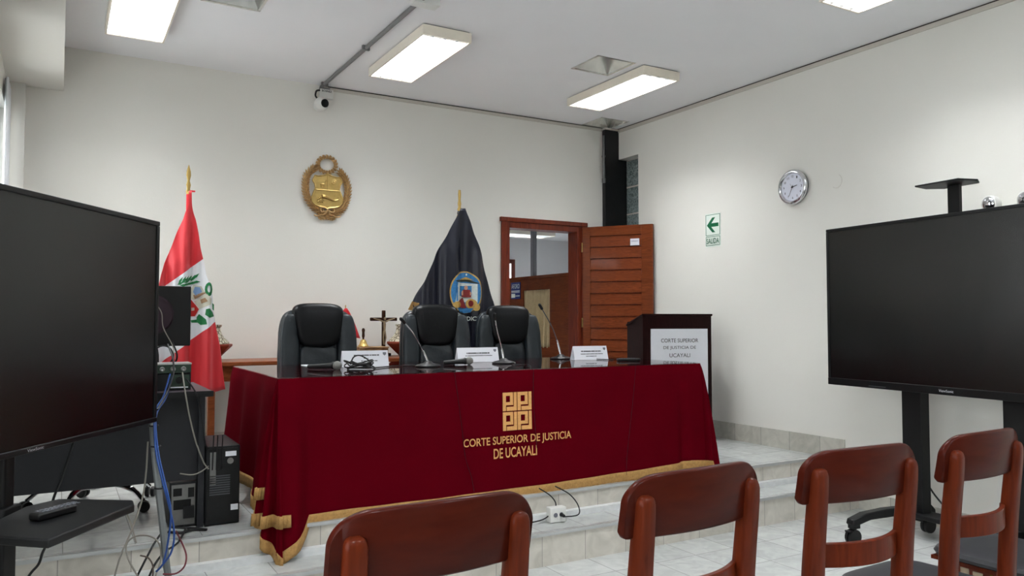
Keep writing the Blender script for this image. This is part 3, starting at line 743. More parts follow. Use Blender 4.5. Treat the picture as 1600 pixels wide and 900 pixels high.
# embroidery follows the front of the cloth
def on_cloth(x, z, off=.004):
    u = (x-TX0)/(TX1-TX0); k = N+NF-1+1+u*N2; k0 = int(k); fr_ = k-k0
    res = []
    for kk in (k0, min(k0+1, nk-1)):
        T_, n_, hz, fl, kd = path[kk]; v = (TZ-z)/(TZ-hz)
        res.append(fl*(.25*min(1, v*8)+.75*v)+.004)
    return Vector((x, TY0-(res[0]*(1-fr_)+res[1]*fr_)-off, z))
def onc(px, py): p = ony(px, py, 4.225); return p.x, p.z
em = MB()
lx0, lz1 = onc(786.5, 614); lx1, lz0 = onc(831, 670)
qw, qh = (lx1-lx0)*.485, (lz1-lz0)*.485; gx, gz = (lx1-lx0)*.03, (lz1-lz0)*.03
for ci in range(2):
    for cj in range(2):
        ox = lx0+ci*(qw+gx); oz = lz0+cj*(qh+gz)
        for (x0, x1, z0, z1) in ((0, .22, 0, 1), (.22, .53, .82, 1), (.53, .73, .31, 1), (.22, .53, .31, .48), (.80, 1, 0, 1), (.28, .80, 0, .22)):
            xs = [ox+qw*x0, ox+qw*x1]; zs = [oz+qh*z0, oz+qh*z1]
            vs = [tuple(on_cloth(x, z, o)) for o in (.001, .005) for x, z in ((xs[0], zs[0]), (xs[1], zs[0]), (xs[1], zs[1]), (xs[0], zs[1]))]
            em.add(vs, [(3, 2, 1, 0), (4, 5, 6, 7), (0, 1, 5, 4), (1, 2, 6, 5), (2, 3, 7, 6), (3, 0, 4, 7)])
rel(em).build('embroidered_emblem', 'embroid', cloth, smooth=False)
def emb_text(s, pl, pr, bold):
    (xa, za), (xb, zb) = onc(*pl), onc(*pr)
    v, f = text_mesh(s, xb-xa, .062, bold)
    mb = MB(); mb.add([tuple(on_cloth(xa+x, (za+zb)/2+z, .005)) for x, z in v], f)
    rel(mb).build('embroidered_lettering', 'embroid', cloth, smooth=False)
emb_text('CORTE SUPERIOR DE JUSTICIA', (724, 703.5), (892, 687.5), .012)
emb_text('DE UCAYALI', (771, 717), (838, 711), .012)
# glass sheet over the cloth
g = MB().box(TX0-.002, TX1+.002, TY0-.006, TY1, TZ+.001, TZ+.006).build('glass_tabletop', 'glass', smooth=False)
tag(g, 'clear glass sheet lying on the red tablecloth', 'glass')
GZ = TZ+.006

# ------------------------------------------------------------------ judges' chairs
def make_exec(name, label):
    t = thing(name, label, 'chair', (0, 0, 0), 0, 'black leather chairs behind the long table')
    def lean(p): return Vector((p.x, p.y+.10*(p.z-.5)+.10*(p.x/.28)**2*-.35, p.z))
    def shape(p):
        k = (p.z-.80)/.38
        p = Vector((p.x*(1-.10*max(0, k)**2-.02*max(0, -k)), p.y, p.z)); return lean(p)
    MB().sup((0, .05, .80), (.285, .055, .36), .32, .55, 40, 22, shape).build('backrest', 'leather', t)
    for s in (-1, 1):
        def sw(p, s=s):
            q = shape(p); q.y += .006*math.sin(p.z*62+s*p.x*25)*math.exp(-((p.z-.86)/.13)**2); return q
        MB().sup((s*.208, -.012, .79), (.072, .045, .335), .35, .8, 22, 44, sw).build('side_bolster', 'leather', t)
    def wr_(p):
        q = shape(p); q.y += .010*math.sin(p.z*34+p.x*32+1.2*math.sin(p.z*15))*max(0, 1-abs(p.x)/.15); return q
    MB().sup((0, -.006, .66), (.142, .042, .24), .3, .6, 30, 34, wr_).build('centre_cushion', 'leather', t)
    def hp(p):
        k = (p.z-1.04)/.15; return lean(Vector((p.x*(1+.15*k), p.y+.02*max(0, k)**2, p.z+.012*(1-(p.x/.17)**2)*k)))
    MB().sup((0, -.018, 1.045), (.172, .062, .15), .4, .6, 34, 18, hp).build('headrest', 'leatherd', t)
    MB().sup((0, -.22, .475), (.265, .26, .07), .45, .4, 30, 12).build('seat', 'leather', t)
    for s in (-1, 1):
        MB().sup((s*.285, -.2, .66), (.034, .17, .022), .5, .4, 20, 8).build('armrest', 'leatherd', t)
        MB().tube(smooth_path([(s*.25, -.05, .43), (s*.29, -.05, .46), (s*.295, -.1, .56), (s*.285, -.15, .64)]), .016, 8).build('arm_support', 'blackplastic', t)
    MB().tube([(0, -.18, .12), (0, -.18, .41)], .028, 12).box(-.1, .1, -.28, -.08, .39, .415).build('gas_lift', 'blackmetal', t)
    bs = MB()
    for k in range(5):
        a_ = 2*PI*k/5+.3; e_ = Vector((math.cos(a_)*.28, math.sin(a_)*.28, 0))
        bs.tube([(0, -.18, .125), (e_.x, -.18+e_.y, .075)], [.024, .014], 8)
    base = bs.build('star_base', 'blackmetal', t)
    for k in range(5):
        a_ = 2*PI*k/5+.3; e_ = Vector((math.cos(a_)*.28, math.sin(a_)*.28-.18, 0))
        mb = MB()
        for o in (-.014, .014): mb.lathe([(.0, -.008), (.027, -.008), (.027, .008), (0, .008)], 14, Matrix.Translation((e_.x, e_.y, .0275)) @ Matrix.Rotation(a_+.5, 4, 'Z') @ Matrix.Translation((0, o, 0)) @ Matrix.Rotation(R(90), 4, 'X'))
        mb.tube([(e_.x, e_.y, .027), (e_.x, e_.y, .075)], .008, 6); mb.build('caster', 'blackplastic', base)
    return t
E0 = make_exec('executive_chair', 'black leather chair on the left, between the red cloth table and the small red flag')
FP = ZP+.004
E0.location = (1.645, 5.66, FP); E0.rotation_euler = (0, 0, R(-4))
dup(E0, (2.565, 5.62, FP), R(-6), 'black leather chair in the middle, in front of the navy flag')
dup(E0, (3.25, 5.67, FP), R(-9), 'black leather chair on the right, nearest the doorway')

# ------------------------------------------------------------------ things on the table
def nameplate(x0, y0, x1, y1, label, lines, h=.105):
    p0, p1 = Vector((x0, y0)), Vector((x1, y1)); L = (p1-p0).length; an = math.atan2(p1.y-p0.y, p1.x-p0.x)
    t = thing('name_plate', label, 'name plate', ((x0+x1)/2, (y0+y1)/2, GZ+.001), an, 'white name plates on the table')
    tilt = .035
    MB().prism([(0, 0), (.004, 0), (tilt+.003, h), (tilt, h)], -L/2, L/2, 'x').prism([(tilt*2+.01, 0), (tilt*2+.006, 0), (tilt, h-.004), (tilt+.003, h)], -L/2, L/2, 'x').prism([(0, 0), (tilt*2+.01, 0), (tilt*2+.01, .002), (0, .002)], -L/2, L/2, 'x').build('folded_card', 'white', t)
    fn = lambda x, z: Vector((x, tilt*z/h-.0012, z))
    mb = MB()
    for (f0, f1, zz, hh) in lines:
        x = f0*L-L/2
        while x < f1*L-L/2:
            w_ = random.uniform(.004, .009); w_ = min(w_, f1*L-L/2-x+.002)
            mb.add([tuple(fn(x, zz*h)), tuple(fn(x+w_, zz*h)), tuple(fn(x+w_, (zz+hh)*h)), tuple(fn(x, (zz+hh)*h))], [(0, 1, 2, 3)])
            x += w_+random.choice((.0012, .0012, .0012, .004))
    mb.build('printed_lines', 'ink', t, smooth=False)
    sx_ = .42*L; mb = MB()
    pl = [(-.011, 0), (-.011, -.012), (0, -.022), (.011, -.012), (.011, 0)]
    mb.add([tuple(fn(sx_+a, .88*h+b)) for a, b in pl], [(0, 1, 2, 3, 4)]); mb.build('printed_crest', 'inkgrey', t, smooth=False)
    return t
nameplate(1.60, 4.96, 1.905, 4.93, 'white name plate at the left end, behind the cable bundle', [(.25, .80, .68, .07), (.46, .57, .50, .04), (.40, .75, .34, .05)])
nameplate(2.50, 5.10, 2.82, 5.07, 'white name plate in the middle, behind the handheld microphone', [(.22, .78, .58, .08), (.18, .83, .42, .045)])
nameplate(3.43, 4.98, 3.72, 4.94, 'white name plate on the right, beside the last gooseneck microphone', [(.22, .80, .58, .08), (.2, .85, .40, .05), (.35, .65, .24, .05)])
def handheld(name, head, tail, label):
    head, tail = Vector(head), Vector(tail)
    t = thing(name, label, 'microphone', (head.x, head.y, GZ+.001))
    d = (tail-head); L = d.length; q = Matrix.Translation((0, 0, .026)) @ Vector((d.x, d.y, -.010)).normalized().to_track_quat('Z', 'Y').to_matrix().to_4x4()
    MB().sup((0, 0, 0), (.0275, .0275, .029), 1, 1, 20, 12, T=q).build('grille_ball', 'mesh', t)
    MB().lathe([(.0, .018), (.023, .02), (.024, .03), (.02, .04), (.017, .08), (.013, L-.01), (.011, L), (0, L)], 18, q).build('handle', 'blackplastic', t)
p = onz(527, 578, GZ); handheld('handheld_microphone', (p.x, p.y, 0), (p.x-.14, p.y+.15, 0), 'handheld microphone with grey ball at the left, beside the cable bundle')
p = onz(733, 570, GZ); handheld('handheld_microphone', (p.x, p.y, 0), (p.x-.165, p.y+.06, 0), 'handheld microphone with grey ball in front of the middle name plate')
def goose(base, stem, label, cablepts=None):
    t = thing('gooseneck_microphone', label, 'microphone', base, 0, 'gooseneck microphones on the table')
    b = Vector(base)
    MB().lathe([(.0, 0), (.064, 0), (.066, .007), (.054, .015), (.026, .023), (.014, .036), (0, .038)], 28, Matrix.Scale(1.35, 4, (1, 0, 0))).build('mic_base', 'blackplastic', t)
    st = [Vector(q)-b for q in stem]
    sp_ = smooth_path(st, 8); n = len(sp_)
    MB().tube(sp_[:int(n*.35)+1], .0065, 8).build('lower_stem', 'chrome', t)
    MB().tube(sp_[int(n*.35):int(n*.9)+1], .004, 8).build('neck', 'chrome' if 'right' not in label else 'greyplastic', t)
    d = (sp_[-1]-sp_[int(n*.85)]).normalized()
    MB().tube([sp_[-1]-d*.035, sp_[-1]-d*.03, sp_[-1]+d*.012, sp_[-1]+d*.02], [.005, .011, .012, .005], 10).build('capsule', 'blackplastic', t)
    return t
p = onz(669, 573, GZ); d0 = (P(669, 573, 1)-EYEP)
def dep(p): return (Vector(p)-EYEP).dot(VF)
goose((p.x, p.y, GZ+.001), [(p.x, p.y, GZ+.03), P(661, 548, dep(p)), P(645, 520, dep(p)-.04), P(628, 500, dep(p)-.08)], 'gooseneck microphone leaning left in front of the middle chair')
p = onz(787, 568, GZ)
goose((p.x, p.y, GZ+.001), [(p.x, p.y, GZ+.03), P(784, 545, dep(p)), P(777, 518, dep(p)-.03), P(773, 493, dep(p)-.06)], 'gooseneck microphone standing beside the middle name plate')
p = onz(876, 561, GZ)
goose((p.x, p.y, GZ+.001), [(p.x, p.y, GZ+.03), P(870, 531, dep(p)), P(861, 508, dep(p)-.03), P(844, 478, dep(p)-.06)], 'gooseneck microphone on the right in front of the doorway')
# cable bundle, phone, papers
p = onz(562, 577, GZ)
t = thing('cable_bundle', 'tangled bundle of black cable lying on the glass by the left microphone', 'cable', (p.x, p.y, GZ+.001))
mb = MB()
for k in range(7):
    r1 = .05+.012*math.sin(k*2.3); ph = k*.9; cxk = .012*math.sin(k*1.7)
    mb.tube([(cxk+(r1+.018)*math.cos(2*PI*i/24+ph)*1.15, (r1-.008)*math.sin(2*PI*i/24+ph), .008+.006*k+.012*math.sin(2*PI*i/24*2+k)*(1 if k else 0.2)) for i in range(25)], .0045, 6)
mb.tube(smooth_path([(-.06, 0, .03), (-.04, 0, .075), (.0, .0, .085), (.05, 0, .06), (.075, -.01, .03)]), .0045, 6)
mb.build('coil', 'blackcable', t)
def flatcable(pxs, label, r=.004, mtl='blackcable'):
    cable('microphone_cable', [Vector((q.x, q.y, GZ+.0055)) for q in [onz(a, b, GZ) for a, b in pxs]], r, mtl, label)
flatcable([(583, 577), (606, 574), (640, 572), (655, 573)], 'black cable running over the glass to the left gooseneck microphone')
flatcable([(800, 570), (812, 571), (826, 571), (830, 576)], 'thin black cable on the glass right of the middle gooseneck microphone', .003)
flatcable([(885, 559), (905, 560), (930, 562), (958, 563)], 'thin black cable on the glass in front of the right name plate', .003)
MBt = MB(); q1, q2 = onz(574, 577, GZ), onz(586, 573, GZ)
p = onz(588, 572.5, GZ)
tag(MB().box(p.x-.03, p.x+.03, p.y-.012, p.y+.012, GZ+.012, GZ+.018).build('cable_tag', 'white'), 'small white tag wrapped on the black cable on the table', 'tag')
p = onz(982, 564, GZ)
t = thing('remote_control', 'black remote control lying at the right end of the glass table top', 'remote control', (p.x, p.y, GZ+.001), R(-12))
MB().box(-.09, .09, -.024, .024, 0, .018).build('remote_body', 'blackplastic', t, bevel=.006)
bt = MB()
for i in range(7):
    for j in range(3): bt.box(-.075+.02*i, -.064+.02*i, -.017+.013*j, -.009+.013*j, .0185, .0205)
bt.build('buttons', 'greyplastic', t)
p = onz(497, 571, GZ)
tag(MB().box(p.x-.1, p.x+.12, p.y-.09, p.y+.06, GZ+.001, GZ+.004).build('paper_sheet', 'white'), 'flat sheet of paper on the table in front of the left leather chair', 'paper')

# cables hanging over the cloth front
def hang(pts, label):
    cable('hanging_cable', [on_cloth(*(ony(a, b, 4.22).x, ony(a, b, 4.22).z), .009) for a, b in pts], .0014, 'threadcable', label)
hang([(712, 580), (716, 620), (722, 670), (727, 715), (736, 745), (740, 768)], 'thin black cable hanging down the cloth left of the gold emblem')
hang([(836, 577), (834, 620), (836, 665), (838, 700)], 'thin black cable hanging down the cloth right of the gold emblem')
hang([(996, 571), (990, 620), (984, 670), (979, 715), (978, 742)], 'thin black cable hanging down the right part of the cloth')
# socket box on the step and its cables
t = thing('socket_box', 'white surface socket box standing on the lower step under the table', 'socket', (2.677, 4.09, ZS+.008), R(-4))
MB().box(-.055, .055, -.025, .03, 0, .09).build('box_body', 'whitepl', t, bevel=.004)
sb = MB()
for x in (-.02, .02): sb.lathe([(.014, 0), (.014, .0015), (0, .0015)], 16, Matrix.Translation((x, -.026, .045)) @ Matrix.Rotation(R(90), 4, 'X'))
sb.build('socket_face', 'inkgrey', t)
MB().tube([(.02, -.027, .045), (.02, -.06, .043)], [.013, .009], 10).build('plug', 'blackplastic', t)
cable('power_cable', [(2.60, 4.17, .36), (2.665, 4.13, .31), (2.685, 4.11, .25), (2.60, 4.10, .19), (2.50, 4.12, .172)], .004, 'blackcable', 'black cable looping from the fringe to the left of the socket box')
cable('power_cable', [(2.72, 4.17, .36), (2.80, 4.13, .31), (2.83, 4.08, .25), (2.80, 4.03, .205), (2.70, 4.03, .203)], .004, 'blackcable', 'black cable looping from the fringe into the socket box plug')

# ------------------------------------------------------------------ console table behind
t = thing('console_table', 'long wooden side table against the back wall', 'table', (1.96, 6.60, FP))
h = 1.078-FP
MB().box(-.99, .99, -.28, .28, h-.03, h).build('tabletop', 'consolewood', t, bevel=.004)
MB().box(-.95, .95, -.25, -.23, h-.15, h-.03).box(-.95, .95, .23, .25, h-.15, h-.03).box(-.95, -.93, -.23, .23, h-.15, h-.03).box(.93, .95, -.23, .23, h-.15, h-.03).build('apron', 'consolewood', t)
for x in (-.94, .94):
    for y in (-.24, .24): MB().box(x-.025, x+.025, y-.025, y+.025, 0, h-.03).build('leg', 'consolewood', t)
CZ = 1.079
def vessel(x, y, label):
    t = thing('ceramic_vessel', label, 'vessel', (x, y, CZ), 0, 'painted vessels on wooden bowls')
    MB().lathe([(0, 0), (.05, 0), (.055, .01), (.165, .115), (.165, .13), (.15, .132), (0, .13)], 8).build('wooden_bowl', 'clay', t, smooth=False)
    MB().lathe([(.0, .131), (.14, .133), (.135, .15), (.10, .18), (.078, .22), (.07, .262), (.082, .275), (.082, .285), (.06, .286), (0, .27)], 28).build('painted_body', 'ceramic', t)
vessel(1.055, 6.62, 'painted ceramic vessel on a wooden bowl partly behind the red and white flag')
vessel(2.695, 6.60, 'painted ceramic vessel on a wooden bowl right of the crucifix')
t = thing('wooden_case', 'pale wooden case under the hand bell on the side table', 'box', (2.36, 6.56, CZ))
MB().box(-.13, .13, -.10, .10, 0, .08).build('case_body', 'casewood', t, bevel=.003)
MB().box(-.135, .135, -.105, .105, .08, .092).build('case_lid', 'casewood', t, bevel=.003)
t = thing('hand_bell', 'brass hand bell with dark wooden handle standing on the pale case', 'bell', (2.297, 6.56, CZ+.093))
MB().lathe([(0, .0), (.046, 0), (.047, .005), (.036, .018), (.028, .04), (.022, .055), (.01, .062), (0, .062)], 28).build('bell_body', 'brass', t)
MB().lathe([(.0, .062), (.008, .062), (.007, .07), (.0125, .09), (.011, .12), (.014, .145), (.008, .158), (0, .16)], 16).build('handle', 'crosswood', t)
t = thing('crucifix', 'dark wooden crucifix standing on the side table between bell and vessel', 'crucifix', (2.546, 6.73, CZ))
MB().box(-.06, .06, -.04, .04, 0, .025).build('pedestal', 'crosswood', t, bevel=.004)
MB().box(-.017, .017, -.01, .01, .025, .41).build('upright_beam', 'crosswood', t, bevel=.006)
MB().box(-.128, .128, -.011, .011, .315, .345).build('cross_beam', 'crosswood', t, bevel=.006)
b = MB(); b.tube([(0, -.022, .215), (.0, -.026, .25), (0, -.024, .285), (0, -.022, .315)], [.009, .010, .0135, .007], 10)
b.sup((.002, -.028, .335), (.0105, .011, .014), 1, 1, 12, 8)
for s in (-1, 1):
    b.tube([(s*.012, -.022, .308), (s*.05, -.02, .325), (s*.1, -.016, .337)], [.008, .006, .004], 8)
    b.tube([(s*.006, -.022, .22), (s*.012, -.03, .165), (s*.004, -.02, .10)], [.0075, .006, .004], 8)
b.sup((0, -.024, .215), (.013, .011, .018), 1, 1, 12, 8)
b.build('corpus_figure', 'corpus', t)
def desk_flag(x, y, lean, label, w_):
    t = thing('desk_flag', label, 'flag', (x, y, CZ), 0)
    MB().lathe([(0, 0), (.04, 0), (.04, .008), (.012, .016), (0, .017)], 20).build('flag_base', 'brassd', t)
    MB().tube([(0, 0, .01), (lean, 0, .44)], .004, 8).tube([(lean, 0, .44), (lean*1.02, 0, .455)], [.007, .001], 8).build('pole', 'brassd', t)
    mb = MB()
    def fp(u, v):
        ex = w_*(.06+.94*(v**.8)); return (lean*(1-v*.35)+(u-.5)*ex*(1 if w_ > .05 else 1), -.012+.014*math.sin(u*12)*v, .425-.23*v-.04*abs(u-.2)*v)
    mb.grid(fp, 16, 10); mb.build('flag_cloth', 'redplain', t, solid=.0015)
p = ony(540, 475, 6.6); p2 = ony(493, 474, 6.55)
desk_flag(p.x-.02, 6.6, .02, 'small red desk flag showing at the right side of the left leather chair', .27)
desk_flag(p2.x, 6.55, 0.0, 'tip of a second small desk flag rising behind the left leather chair', .05)

# ------------------------------------------------------------------ the two large flags
FY = 6.13
def row_interp(rows, y):
    for a, b in zip(rows, rows[1:]):
        if y <= b[0]:
            f = (y-a[0])/(b[0]-a[0]); return a[1]+(b[1]-a[1])*f, a[2]+(b[2]-a[2])*f
    return rows[-1][1], rows[-1][2]
def fy(x, x0, z, ztop, amp, n, ph):
    k = min(1, max(0, (ztop-z)/.5)); return FY-.03+amp*k*math.sin((x-x0)*n/(.25+.75*max(.1, k))+ph)+amp*.4*k*math.sin((x-x0)*n*2.3+ph*2)-.035
def flag_mesh(rows, nu, nv, amp, n, ph, x0, ztop, bottom=None):
    mb = MB(); y0, y1 = rows[0][0], rows[-1][0]
    def f(u, v):
        py = y0+(y1-y0)*v; l, r = row_interp(rows, py)
        px = l+(r-l)*u
        if bottom: py = py+bottom(u)*v**6
        q = ony(px, py, FY); return Vector((q.x, fy(q.x, x0, q.z, ztop, amp, n, ph), q.z))
    mb.grid(f, nu, nv); return mb
# red and white
tip = ony(294, 257, FY)
t = thing('national_flag', 'red and white flag with a coat of arms on a tall pole', 'flag', (tip.x+.02, FY, FP))
b0 = Vector(t.location)
def relt(mb, o): mb.v = [tuple(Vector(p)-o) for p in mb.v]; return mb
MB().lathe([(0, 0), (.15, 0), (.15, .02), (.05, .04), (.025, .08), (0, .08)], 28).build('pole_base', 'brassd', t)
top = tip.z-FP
MB().tube([(0, 0, .05), (-.01, 0, top-.2)], .014, 12).build('pole', 'brassd', t)
MB().lathe([(.013, -.22), (.018, -.20), (.011, -.18), (.016, -.15), (.008, -.12), (.016, -.08), (.014, -.05), (.001, 0)], 14, Matrix.Translation((-.015, 0, top)) @ Matrix.Scale(.5, 4, (0, 1, 0))).build('spear_finial', 'brassd', t)
rows = [(300, 293.5, 297.5), (322, 292.5, 298), (332, 288, 300), (345, 284, 304), (366, 274, 308), (388, 266, 311), (409, 257, 316), (430, 250, 319), (459, 243, 329), (493, 238, 333), (510, 236, 336), (535, 234, 342), (577, 230, 348), (590, 230, 350)]
fm = flag_mesh(rows, 60, 60, .030, 34, .6, b0.x, 2.3, bottom=lambda u: 22-30*abs(u-.85) if u > .1 else 0)
mfl, nt, bs = new_mat('striped_flag'); 
tc = nt.nodes.new('ShaderNodeTexCoord'); sx = nt.nodes.new('ShaderNodeSeparateXYZ'); nt.links.new(tc.outputs['Object'], sx.inputs[0])
pa, pb_, pc_, pd_ = [ony(a, c, FY)-b0 for a, c in ((264, 442), (316, 405), (264, 552), (335, 506))]
sl1 = (pb_.z-pa.z)/(pb_.x-pa.x)
ml = nt.nodes.new('ShaderNodeMath'); ml.operation = 'MULTIPLY_ADD'; ml.inputs[1].default_value = -sl1; nt.links.new(sx.outputs['X'], ml.inputs[0]); nt.links.new(sx.outputs['Z'], ml.inputs[2])
g1 = nt.nodes.new('ShaderNodeMath'); g1.operation = 'GREATER_THAN'; g1.inputs[1].default_value = pa.z-sl1*pa.x; nt.links.new(ml.outputs[0], g1.inputs[0])
g2 = nt.nodes.new('ShaderNodeMath'); g2.operation = 'LESS_THAN'; g2.inputs[1].default_value = ((pc_.z-sl1*pc_.x)+(pd_.z-sl1*pd_.x))/2; nt.links.new(ml.outputs[0], g2.inputs[0])
ad = nt.nodes.new('ShaderNodeMath'); ad.operation = 'MAXIMUM'; nt.links.new(g1.outputs[0], ad.inputs[0]); nt.links.new(g2.outputs[0], ad.inputs[1])
mi = nt.nodes.new('ShaderNodeMix'); mi.data_type = 'RGBA'; nt.links.new(ad.outputs[0], mi.inputs[0]); mi.inputs[6].default_value = s2l((224, 226, 230)); mi.inputs[7].default_value = s2l((206, 36, 46))
nt.links.new(mi.outputs[2], bs.inputs['Base Color']); bs.inputs['Roughness'].default_value = .5; bs.inputs['Sheen Weight'].default_value = .2
fc = relt(fm, b0).build('flag_cloth', mfl, t, solid=.002, angle=80)
MB().tube([(-.012, 0, top-.42), (-.012, 0, top-.22)], .018, 10).box(-.005, .03, -.012, .012, top-.2, top-.19).build('pole_sleeve', 'redplain', t)
def decal(polys, mtl, name, par, org, x0, ztop, amp, n, ph, off=.004, flare=None):
    mb = MB()
    for pl in polys:
        c = (sum(p[0] for p in pl)/len(pl), sum(p[1] for p in pl)/len(pl)); k = len(pl)
        tris = [(c, pl[(i+1) % k], pl[i]) for i in range(k)]
        md = lambda a, b: ((a[0]+b[0])/2, (a[1]+b[1])/2)
        while tris:
            A, B_, C_ = tris.pop(); e = max(math.dist(A, B_), math.dist(B_, C_), math.dist(A, C_))
            if e > 3.0:
                if e == math.dist(A, B_): q = md(A, B_); tris += [(A, q, C_), (q, B_, C_)]
                elif e == math.dist(B_, C_): q = md(B_, C_); tris += [(A, B_, q), (A, q, C_)]
                else: q = md(A, C_); tris += [(A, B_, q), (q, B_, C_)]
                continue
            vs = []
            for (a, b) in (A, B_, C_):
                q = ony(a, b, FY); vs.append(tuple(Vector((q.x, fy(q.x, x0, q.z, ztop, amp, n, ph)-off, q.z))-org))
            mb.add(vs, [(0, 1, 2)])
    return mb.build(name, mtl, par, smooth=False)
pf = dict(par=fc, org=b0, x0=b0.x, ztop=2.3, amp=.030, n=34, ph=.6)
S_ = lambda x, y: (260+x/8.18, 410+y/8.18)      # crop pixels of the emblem -> photograph pixels
def poly(*pts): return [S_(*p) for p in pts]
def leafp(x, y, dx, dy, wd): # diamond leaf
    L = math.hypot(dx, dy); nx, ny = -dy/L*wd, dx/L*wd
    return poly((x, y), (x+dx*.45+nx, y+dy*.45+ny), (x+dx, y+dy), (x+dx*.45-nx, y+dy*.45-ny))
lv = [leafp(120+i*42, 290-i*14+6*math.sin(i), 75, -70 if i % 2 else -30, 17) for i in range(6)]+[leafp(130+i*42, 285-i*8, 60, -95, 15) for i in range(5)]+[leafp(150+i*45, 300-i*12, 90, 0, 16) for i in range(5)]
decal(lv, 'leafgreen', 'palm_leaves', **pf)
ring = []
for i in range(14):
    a_ = 2*PI*i/14; a2 = 2*PI*(i+1)/14
    ring.append(poly((515+48*math.cos(a_), 350+88*math.sin(a_)), (515+48*math.cos(a2), 350+88*math.sin(a2)), (515+20*math.cos(a2), 345+45*math.sin(a2)), (515+20*math.cos(a_), 345+45*math.sin(a_))))
decal(ring, 'leafgreen', 'small_wreath', **pf)
decal([poly((335, 290), (430, 310), (480, 400), (350, 480), (300, 470), (280, 380)), poly((400, 470), (480, 400), (552, 470), (540, 540), (400, 600), (340, 500))], 'embcream', 'shield_ground', **pf)
pf2 = dict(pf); pf2['off'] = .006
decal([poly((350, 315), (410, 320), (440, 380), (360, 430), (330, 380))], 'embblue', 'shield_sky', **pf2)
decal([poly((330, 420), (470, 385), (480, 400), (350, 470)), poly((415, 480), (470, 455), (500, 500), (430, 530))], 'embbrown', 'shield_detail', **pf2)
decal([poly((250, 430), (310, 480), (400, 600), (350, 690), (280, 690), (230, 600))], 'embred', 'shield_lower', **pf)
decal([poly((310, 580), (345, 580), (345, 615), (310, 620))], 'embcream', 'shield_horn', **pf2)
lv = [poly((370, 700), (400, 660), (440, 690), (480, 730), (490, 790), (420, 800), (370, 760)), poly((480, 600), (520, 590), (570, 640), (590, 690), (520, 710), (470, 670)), poly((300, 740), (370, 730), (380, 770), (310, 770)), poly((560, 520), (590, 540), (590, 620), (565, 600))]
decal(lv, 'leafgreen', 'laurel_leaves', **pf)
# navy satin flag
tip = ony(718, 297, FY)
t2 = thing('court_flag', 'navy blue satin flag with an oval emblem on a brass pole', 'flag', (tip.x, FY, FP)); b1 = Vector(t2.location)
top = tip.z-FP
MB().lathe([(0, 0), (.15, 0), (.15, .02), (.05, .04), (.025, .08), (0, .08)], 28).build('pole_base', 'brassd', t2)
MB().tube([(0, 0, .05), (0, 0, top-.17)], .013, 12).build('pole', 'brassd', t2)
MB().lathe([(.013, -.2), (.02, -.17), (.012, -.15), (.016, -.12), (.011, -.09), (.013, -.03), (.010, 0), (0, .002)], 14, Matrix.Translation((0, 0, top))).build('finial', 'brassd', t2)
MB().tube(smooth_path([(-.02, -.02, top-.19), (-.03, -.03, top-.21), (-.01, -.03, top-.24)]), .008, 6).build('tie_cord', 'blackcable', t2)
rows = [(327, 714.5, 722), (334, 711, 724), (342, 707, 727), (350, 703, 730), (367, 695, 735), (396, 678, 746), (424, 665, 753), (453, 650, 761), (472, 641, 767), (500, 648, 772), (540, 655, 776), (590, 660, 780)]
fm = flag_mesh(rows, 70, 60, .022, 26, 1.0, b1.x, 2.45)
fc2 = relt(fm, b1).build('flag_cloth', 'navy', t2, solid=.002, angle=80)
MB().lathe([(.014, 0), (.034, -.06), (.03, -.07), (.0, -.07)], 16, Matrix.Translation((-.01, -.02, top-.2)) @ Matrix.Scale(.9, 4, (0, 1, 0))).build('pole_sleeve', 'casewood', t2)
fr = MB()
for i in range(14):
    u = i/13; q = ony(641+u*9, 471+u*3, FY); fr.tube([Vector((q.x-.03*0, fy(q.x, b1.x, q.z, 2.45, .022, 26, 1.0)-.004, q.z))-b1, ony(636+u*12, 484+u*3, FY)+Vector((0, -.03, 0))-b1], .004, 5)
fr.build('gold_fringe', 'fringe', fc2)
qf = dict(par=fc2, org=b1, x0=b1.x, ztop=2.45, amp=.022, n=26, ph=1.0)
G_ = lambda x, y: (690+x/9, 415+y/9)
def oval(cx, cy, rx, ry, n=36, a0=0, a1=360): return [G_(cx+rx*math.cos(R(a0+(a1-a0)*i/n)), cy+ry*math.sin(R(a0+(a1-a0)*i/n))) for i in range(n)]
def gp(*pts): return [G_(*p) for p in pts]
def dq(polys, m_, nm_, off): return decal(polys, m_, nm_, off=off, **qf)
dq([oval(278, 380, 222, 295)], 'medgold', 'medal_rim', .004)
dq([oval(278, 380, 205, 277)], 'medblue', 'medal_field', .006)
dq([gp((170, 240), (435, 265), (435, 520), (125, 510))], 'medwhite', 'temple_columns', .008)
dq([gp((210, 290), (370, 290), (370, 430), (210, 430)), gp((150, 300), (165, 300), (160, 500), (140, 500))], 'medblue', 'temple_opening', .010)
dq([gp((125, 215), (295, 185), (465, 260), (430, 262), (295, 225), (160, 235))], 'medline', 'pediment', .010)
dq([gp((200, 205), (295, 165), (400, 215), (295, 200))], 'medgold', 'pediment_top', .012)
dq([gp((260, 340), (350, 345), (365, 450), (240, 445)), gp((180, 500), (260, 450), (300, 600), (215, 590))], 'medred', 'robe', .013)
dq([oval(296, 315, 20, 30, 14), gp((240, 370), (262, 350), (262, 420), (240, 415)), gp((345, 370), (365, 385), (360, 420), (343, 420))], 'skin', 'seated_figure', .015)
dq([oval(160, 550, 70, 45, 16)], 'medgold', 'lion', .014)
dq([oval(360, 540, 70, 70, 18), oval(420, 590, 40, 50, 14)], 'medgold', 'gold_wheel', .014)
dq([oval(355, 535, 34, 45, 14)], 'medred', 'wheel_centre', .016)
dq([oval(302, 133, 9, 15, 10)], 'signwhite', 'small_star', .012)
